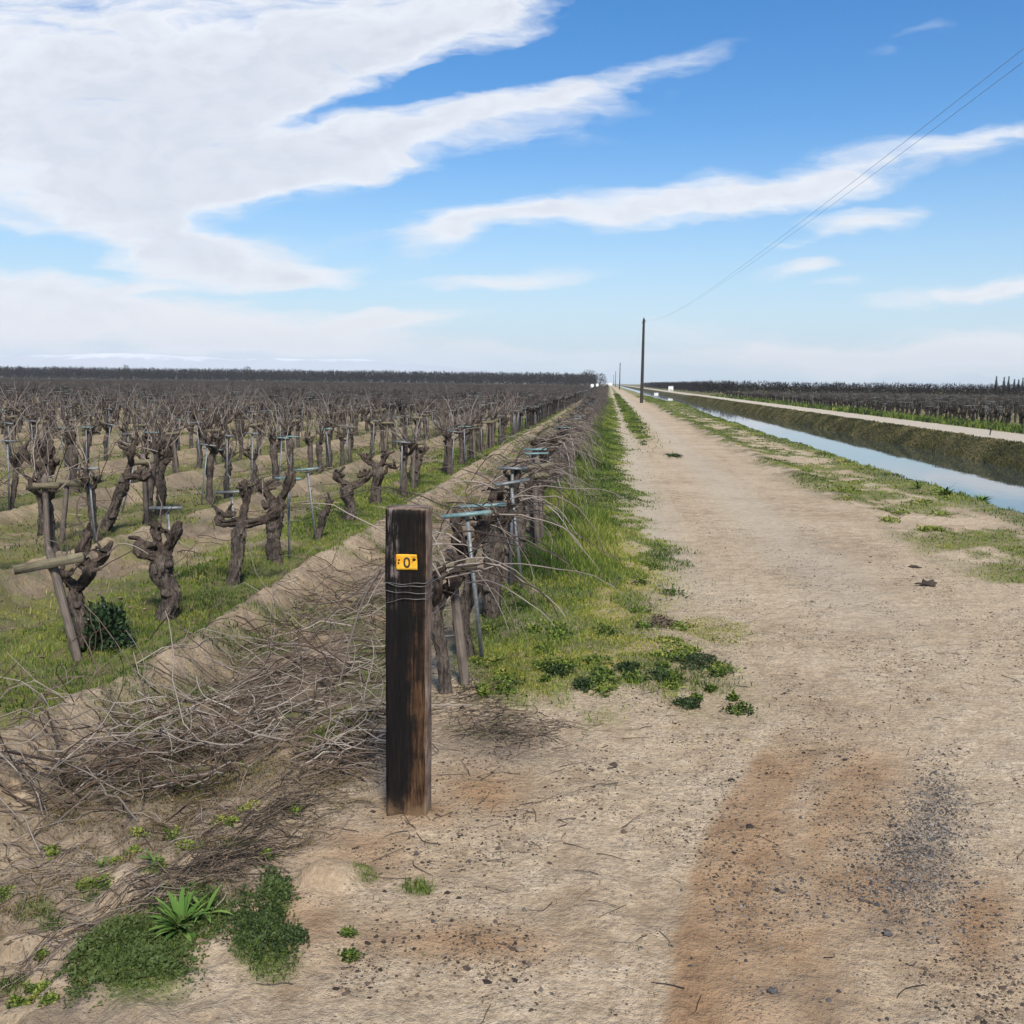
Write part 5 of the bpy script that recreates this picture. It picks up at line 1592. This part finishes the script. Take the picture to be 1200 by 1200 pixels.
# ------------------------------------------------------------------ sky, clouds, light
print("sky")
SUN_EL, SUN_AZ = 47, 163          # degrees, azimuth from +Y towards +X
w = bpy.data.worlds.new("World"); scene.world = w; w.use_nodes = True
t = w.node_tree; t.nodes.clear()
out = t.nodes.new("ShaderNodeOutputWorld")
sky = N(t, "ShaderNodeTexSky", sky_type='NISHITA', sun_disc=False)
sky.sun_elevation = R(SUN_EL); sky.sun_rotation = R(SUN_AZ); sky.altitude = 100; sky.air_density = 1.0; sky.dust_density = .1; sky.ozone_density = 2.2
hs = N(t, "ShaderNodeHueSaturation", ins={"Hue": .505, "Saturation": 1.5, "Value": 1.0, "Color": sky.outputs[0]})
bg = N(t, "ShaderNodeBackground", ins={"Color": hs.outputs[0], "Strength": .072})
gen = N(t, "ShaderNodeTexCoord").outputs["Generated"]
sx = N(t, "ShaderNodeSeparateXYZ", ins={0: gen})
yy = math_(t, 'MAXIMUM', sx.outputs[1], .05)
pc = math_(t, 'DIVIDE', sx.outputs[0], yy); qc = math_(t, 'DIVIDE', sx.outputs[2], yy)
vec0 = N(t, "ShaderNodeCombineXYZ", ins={0: pc, 1: qc, 2: 0.0}).outputs[0]
# wind-drawn warp
mpw = N(t, "ShaderNodeMapping", ins={"Vector": vec0, "Rotation": (0, 0, R(-10)), "Scale": (2.2, 6.5, 1)}).outputs[0]
wn = N(t, "ShaderNodeTexNoise", ins={"Vector": mpw, "Scale": 2.4, "Detail": 5, "Roughness": .55}).outputs["Color"]
wsub = N(t, "ShaderNodeVectorMath", operation='SUBTRACT', ins={0: wn, 1: (.5, .5, .5)}).outputs[0]
wscl = N(t, "ShaderNodeVectorMath", operation='MULTIPLY', ins={0: wsub, 1: (.16, .055, 0)}).outputs[0]
vec = N(t, "ShaderNodeVectorMath", operation='ADD', ins={0: vec0, 1: wscl}).outputs[0]
BL = [(100, 60, 430, 170, 5, 1.3), (60, 180, 330, 130, 0, 1.1), (400, 50, 330, 95, 14, 1.1), (560, 15, 200, 50, 18, .9), (270, 130, 270, 70, 8, .7),
      (420, 165, 400, 50, 9, 1.15), (650, 112, 240, 26, 14, .95), (280, 195, 260, 55, 5, 1.0), (370, 205, 150, 16, 9, .55), (130, 240, 230, 45, 3, .8),
      (262, 312, 165, 44, -6, 1.5), (195, 284, 95, 34, 0, 1.0), (230, 300, 90, 30, 0, .6), (340, 330, 90, 22, 0, .8), (160, 262, 90, 26, 10, .6), (345, 285, 100, 16, 0, .45), (400, 316, 60, 10, 4, .4),
      (80, 342, 280, 46, -4, 1.5), (60, 382, 380, 40, 0, 1.3), (370, 390, 280, 28, 3, 1.35), (470, 378, 120, 13, 5, .75), (330, 402, 420, 14, -1, .7),
      (620, 248, 220, 26, 8, 1.1), (800, 236, 230, 30, 6, 1.1), (985, 203, 220, 30, 13, 1.05), (1120, 162, 110, 16, 13, .7), (520, 278, 80, 26, 20, .8), (830, 206, 75, 18, 6, .65),
      (1012, 255, 75, 20, 6, 1.35), (928, 278, 50, 8, 14, .8), (920, 314, 62, 13, 11, 1.1), (975, 333, 62, 8, 8, .8), (1110, 346, 130, 16, 6, 1.05), (1190, 335, 90, 14, 6, .7),
      (575, 329, 165, 15, 4, 1.1), (560, 335, 120, 8, 3, .5),
      (890, 403, 170, 22, -7, 1.1), (1010, 424, 330, 24, 0, .9), (1150, 412, 190, 36, 6, 1.15), (650, 420, 260, 20, 0, .55), (1080, 40, 70, 9, 20, .28), (660, 170, 110, 14, 2, .25),
      (420, 122, 290, 18, 11, -1.1), (560, 95, 150, 24, 14, -.8), (470, 200, 170, 18, 8, -.4), (255, 30, 80, 40, -10, -.25), (330, 160, 120, 12, 6, -.3), (20, 286, 170, 24, 0, -1.3), (150, 318, 110, 9, -12, -.7), (430, 352, 190, 18, 7, -1.0), (255, 352, 150, 9, 2, -.7), (600, 385, 160, 22, 0, -.7), (640, 60, 160, 30, 15, -.5)]
tot = None
for (u, v, L, Wd, ang, wt) in BL:
    d = ray(u, v); p_, q_ = d[0] / d[1], d[2] / d[1]
    mpn = t.nodes.new("ShaderNodeMapping"); mpn.vector_type = 'TEXTURE'
    t.links.new(vec, mpn.inputs[0])
    mpn.inputs["Location"].default_value = (p_, q_, 0); mpn.inputs["Rotation"].default_value = (0, 0, R(ang)); mpn.inputs["Scale"].default_value = (L / F * 1.02, Wd / F * 1.02, 1)
    gr = N(t, "ShaderNodeTexGradient", gradient_type='SPHERICAL', ins={0: mpn.outputs[0]}).outputs["Fac"]
    tot = math_(t, 'MULTIPLY', gr, wt) if tot is None else math_(t, 'MULTIPLY_ADD', gr, wt, tot)
mp2 = N(t, "ShaderNodeMapping", ins={"Vector": vec, "Rotation": (0, 0, R(-11)), "Scale": (3.0, 11, 1)}).outputs[0]
f1 = N(t, "ShaderNodeTexNoise", ins={"Vector": mp2, "Scale": 2.6, "Detail": 9, "Roughness": .6, "Distortion": .3}).outputs["Fac"]
mp3 = N(t, "ShaderNodeMapping", ins={"Vector": vec, "Scale": (12, 22, 1)}).outputs[0]
f2 = N(t, "ShaderNodeTexNoise", ins={"Vector": mp3, "Scale": 2.2, "Detail": 8, "Roughness": .6}).outputs["Fac"]
mp5 = N(t, "ShaderNodeMapping", ins={"Vector": vec, "Rotation": (0, 0, R(-13)), "Scale": (7, 38, 1)}).outputs[0]
f3 = N(t, "ShaderNodeTexNoise", ins={"Vector": mp5, "Scale": 2.4, "Detail": 7, "Roughness": .62, "Distortion": .5}).outputs["Fac"]
fn = math_(t, 'ADD', math_(t, 'MULTIPLY', math_(t, 'SUBTRACT', f1, .5), 1.9), math_(t, 'MULTIPLY', math_(t, 'SUBTRACT', f2, .5), .8))
fn = math_(t, 'ADD', fn, math_(t, 'MULTIPLY', math_(t, 'SUBTRACT', f3, .5), 1.1))
dens = math_(t, 'ADD', math_(t, 'MINIMUM', tot, 1.25), math_(t, 'MULTIPLY', fn, mrange(t, tot, .02, .35, .0, 1.0)))
mask = math_(t, 'POWER', mrange(t, dens, .06, 1.02, smooth=False), 1.1)
# thin high cloud everywhere behind and overhead, only where no painted cloud is
mp4 = N(t, "ShaderNodeMapping", ins={"Vector": gen, "Scale": (2.2, 1.2, 4)}).outputs[0]
oth = mrange(t, N(t, "ShaderNodeTexNoise", ins={"Vector": mp4, "Scale": 1.6, "Detail": 7, "Roughness": .6}).outputs["Fac"], .45, .68, 0, .9)
front = mrange(t, sx.outputs[1], .25, .45)
up = mrange(t, qc, .62, .85)
sel = math_(t, 'MULTIPLY', front, math_(t, 'SUBTRACT', 1.0, up))
mfin = math_(t, 'ADD', math_(t, 'MULTIPLY', mask, sel), math_(t, 'MULTIPLY', oth, math_(t, 'SUBTRACT', 1.0, sel)))
mfin = math_(t, 'MULTIPLY', mfin, .95, clamp=True)
shade = math_(t, 'ADD', math_(t, 'MULTIPLY', mrange(t, math_(t, 'ADD', tot, math_(t, 'MULTIPLY', fn, .5)), .75, 1.7), .55), math_(t, 'MULTIPLY', mrange(t, f2, .4, .65), .3))
ccol = mix(t, shade, (.88, .90, .95), (.63, .67, .75))
low = mrange(t, qc, .13, .0)
ccol = mix(t, math_(t, 'MULTIPLY', low, .8), ccol, (.98, .93, .92))
bgc = N(t, "ShaderNodeBackground", ins={"Color": ccol, "Strength": .56})
elev = math_(t, 'MAXIMUM', sx.outputs[2], 0.0)
bgh = N(t, "ShaderNodeBackground", ins={"Color": (.215, .325, .445, 1), "Strength": 1.0})
hfac = math_(t, 'POWER', mrange(t, elev, .24, .0, 0, 1, smooth=False), 1.5)
bsky = N(t, "ShaderNodeMixShader", ins={0: math_(t, 'MULTIPLY', hfac, .97), 1: bg.outputs[0], 2: bgh.outputs[0]})
ms_ = N(t, "ShaderNodeMixShader", ins={0: mfin, 1: bsky.outputs[0], 2: bgc.outputs[0]})
t.links.new(ms_.outputs[0], out.inputs[0])

sl = bpy.data.lights.new("sun", 'SUN'); sl.energy = 3.0; sl.angle = R(12); sl.color = (1, .95, .87)
so = bpy.data.objects.new("sun", sl); COL.objects.link(so)
sd_ = Vector((math.sin(R(SUN_AZ)) * math.cos(R(SUN_EL)), math.cos(R(SUN_AZ)) * math.cos(R(SUN_EL)), math.sin(R(SUN_EL))))
so.rotation_euler = sd_.to_track_quat('Z', 'Y').to_euler()

# air
V, Q = box_arrays(18000, 14200, 312, (0, 4800, 150))
hm_ = bpy.data.materials.new("haze_air"); hm_.use_nodes = True
ht = hm_.node_tree; ht.nodes.clear()
ho = ht.nodes.new("ShaderNodeOutputMaterial"); pv = ht.nodes.new("ShaderNodeVolumePrincipled")
pv.inputs["Color"].default_value = (.90, .95, 1.0, 1); pv.inputs["Density"].default_value = .00013
ht.links.new(pv.outputs[0], ho.inputs["Volume"])
tag(Acc().add(V, Q).build("haze", hm_, smooth=False), "thin blue haze", "haze", kind="stuff")

scene.view_settings.view_transform = 'Standard'; scene.view_settings.look = 'None'
scene.view_settings.exposure = 0.95; scene.view_settings.gamma = 1.0
cy_ = scene.cycles
cy_.use_denoising = True
cy_.max_bounces = 5; cy_.diffuse_bounces = 2; cy_.glossy_bounces = 2; cy_.transmission_bounces = 2; cy_.volume_bounces = 1
cy_.caustics_reflective = False; cy_.caustics_refractive = False
print("done", len(bpy.data.objects))
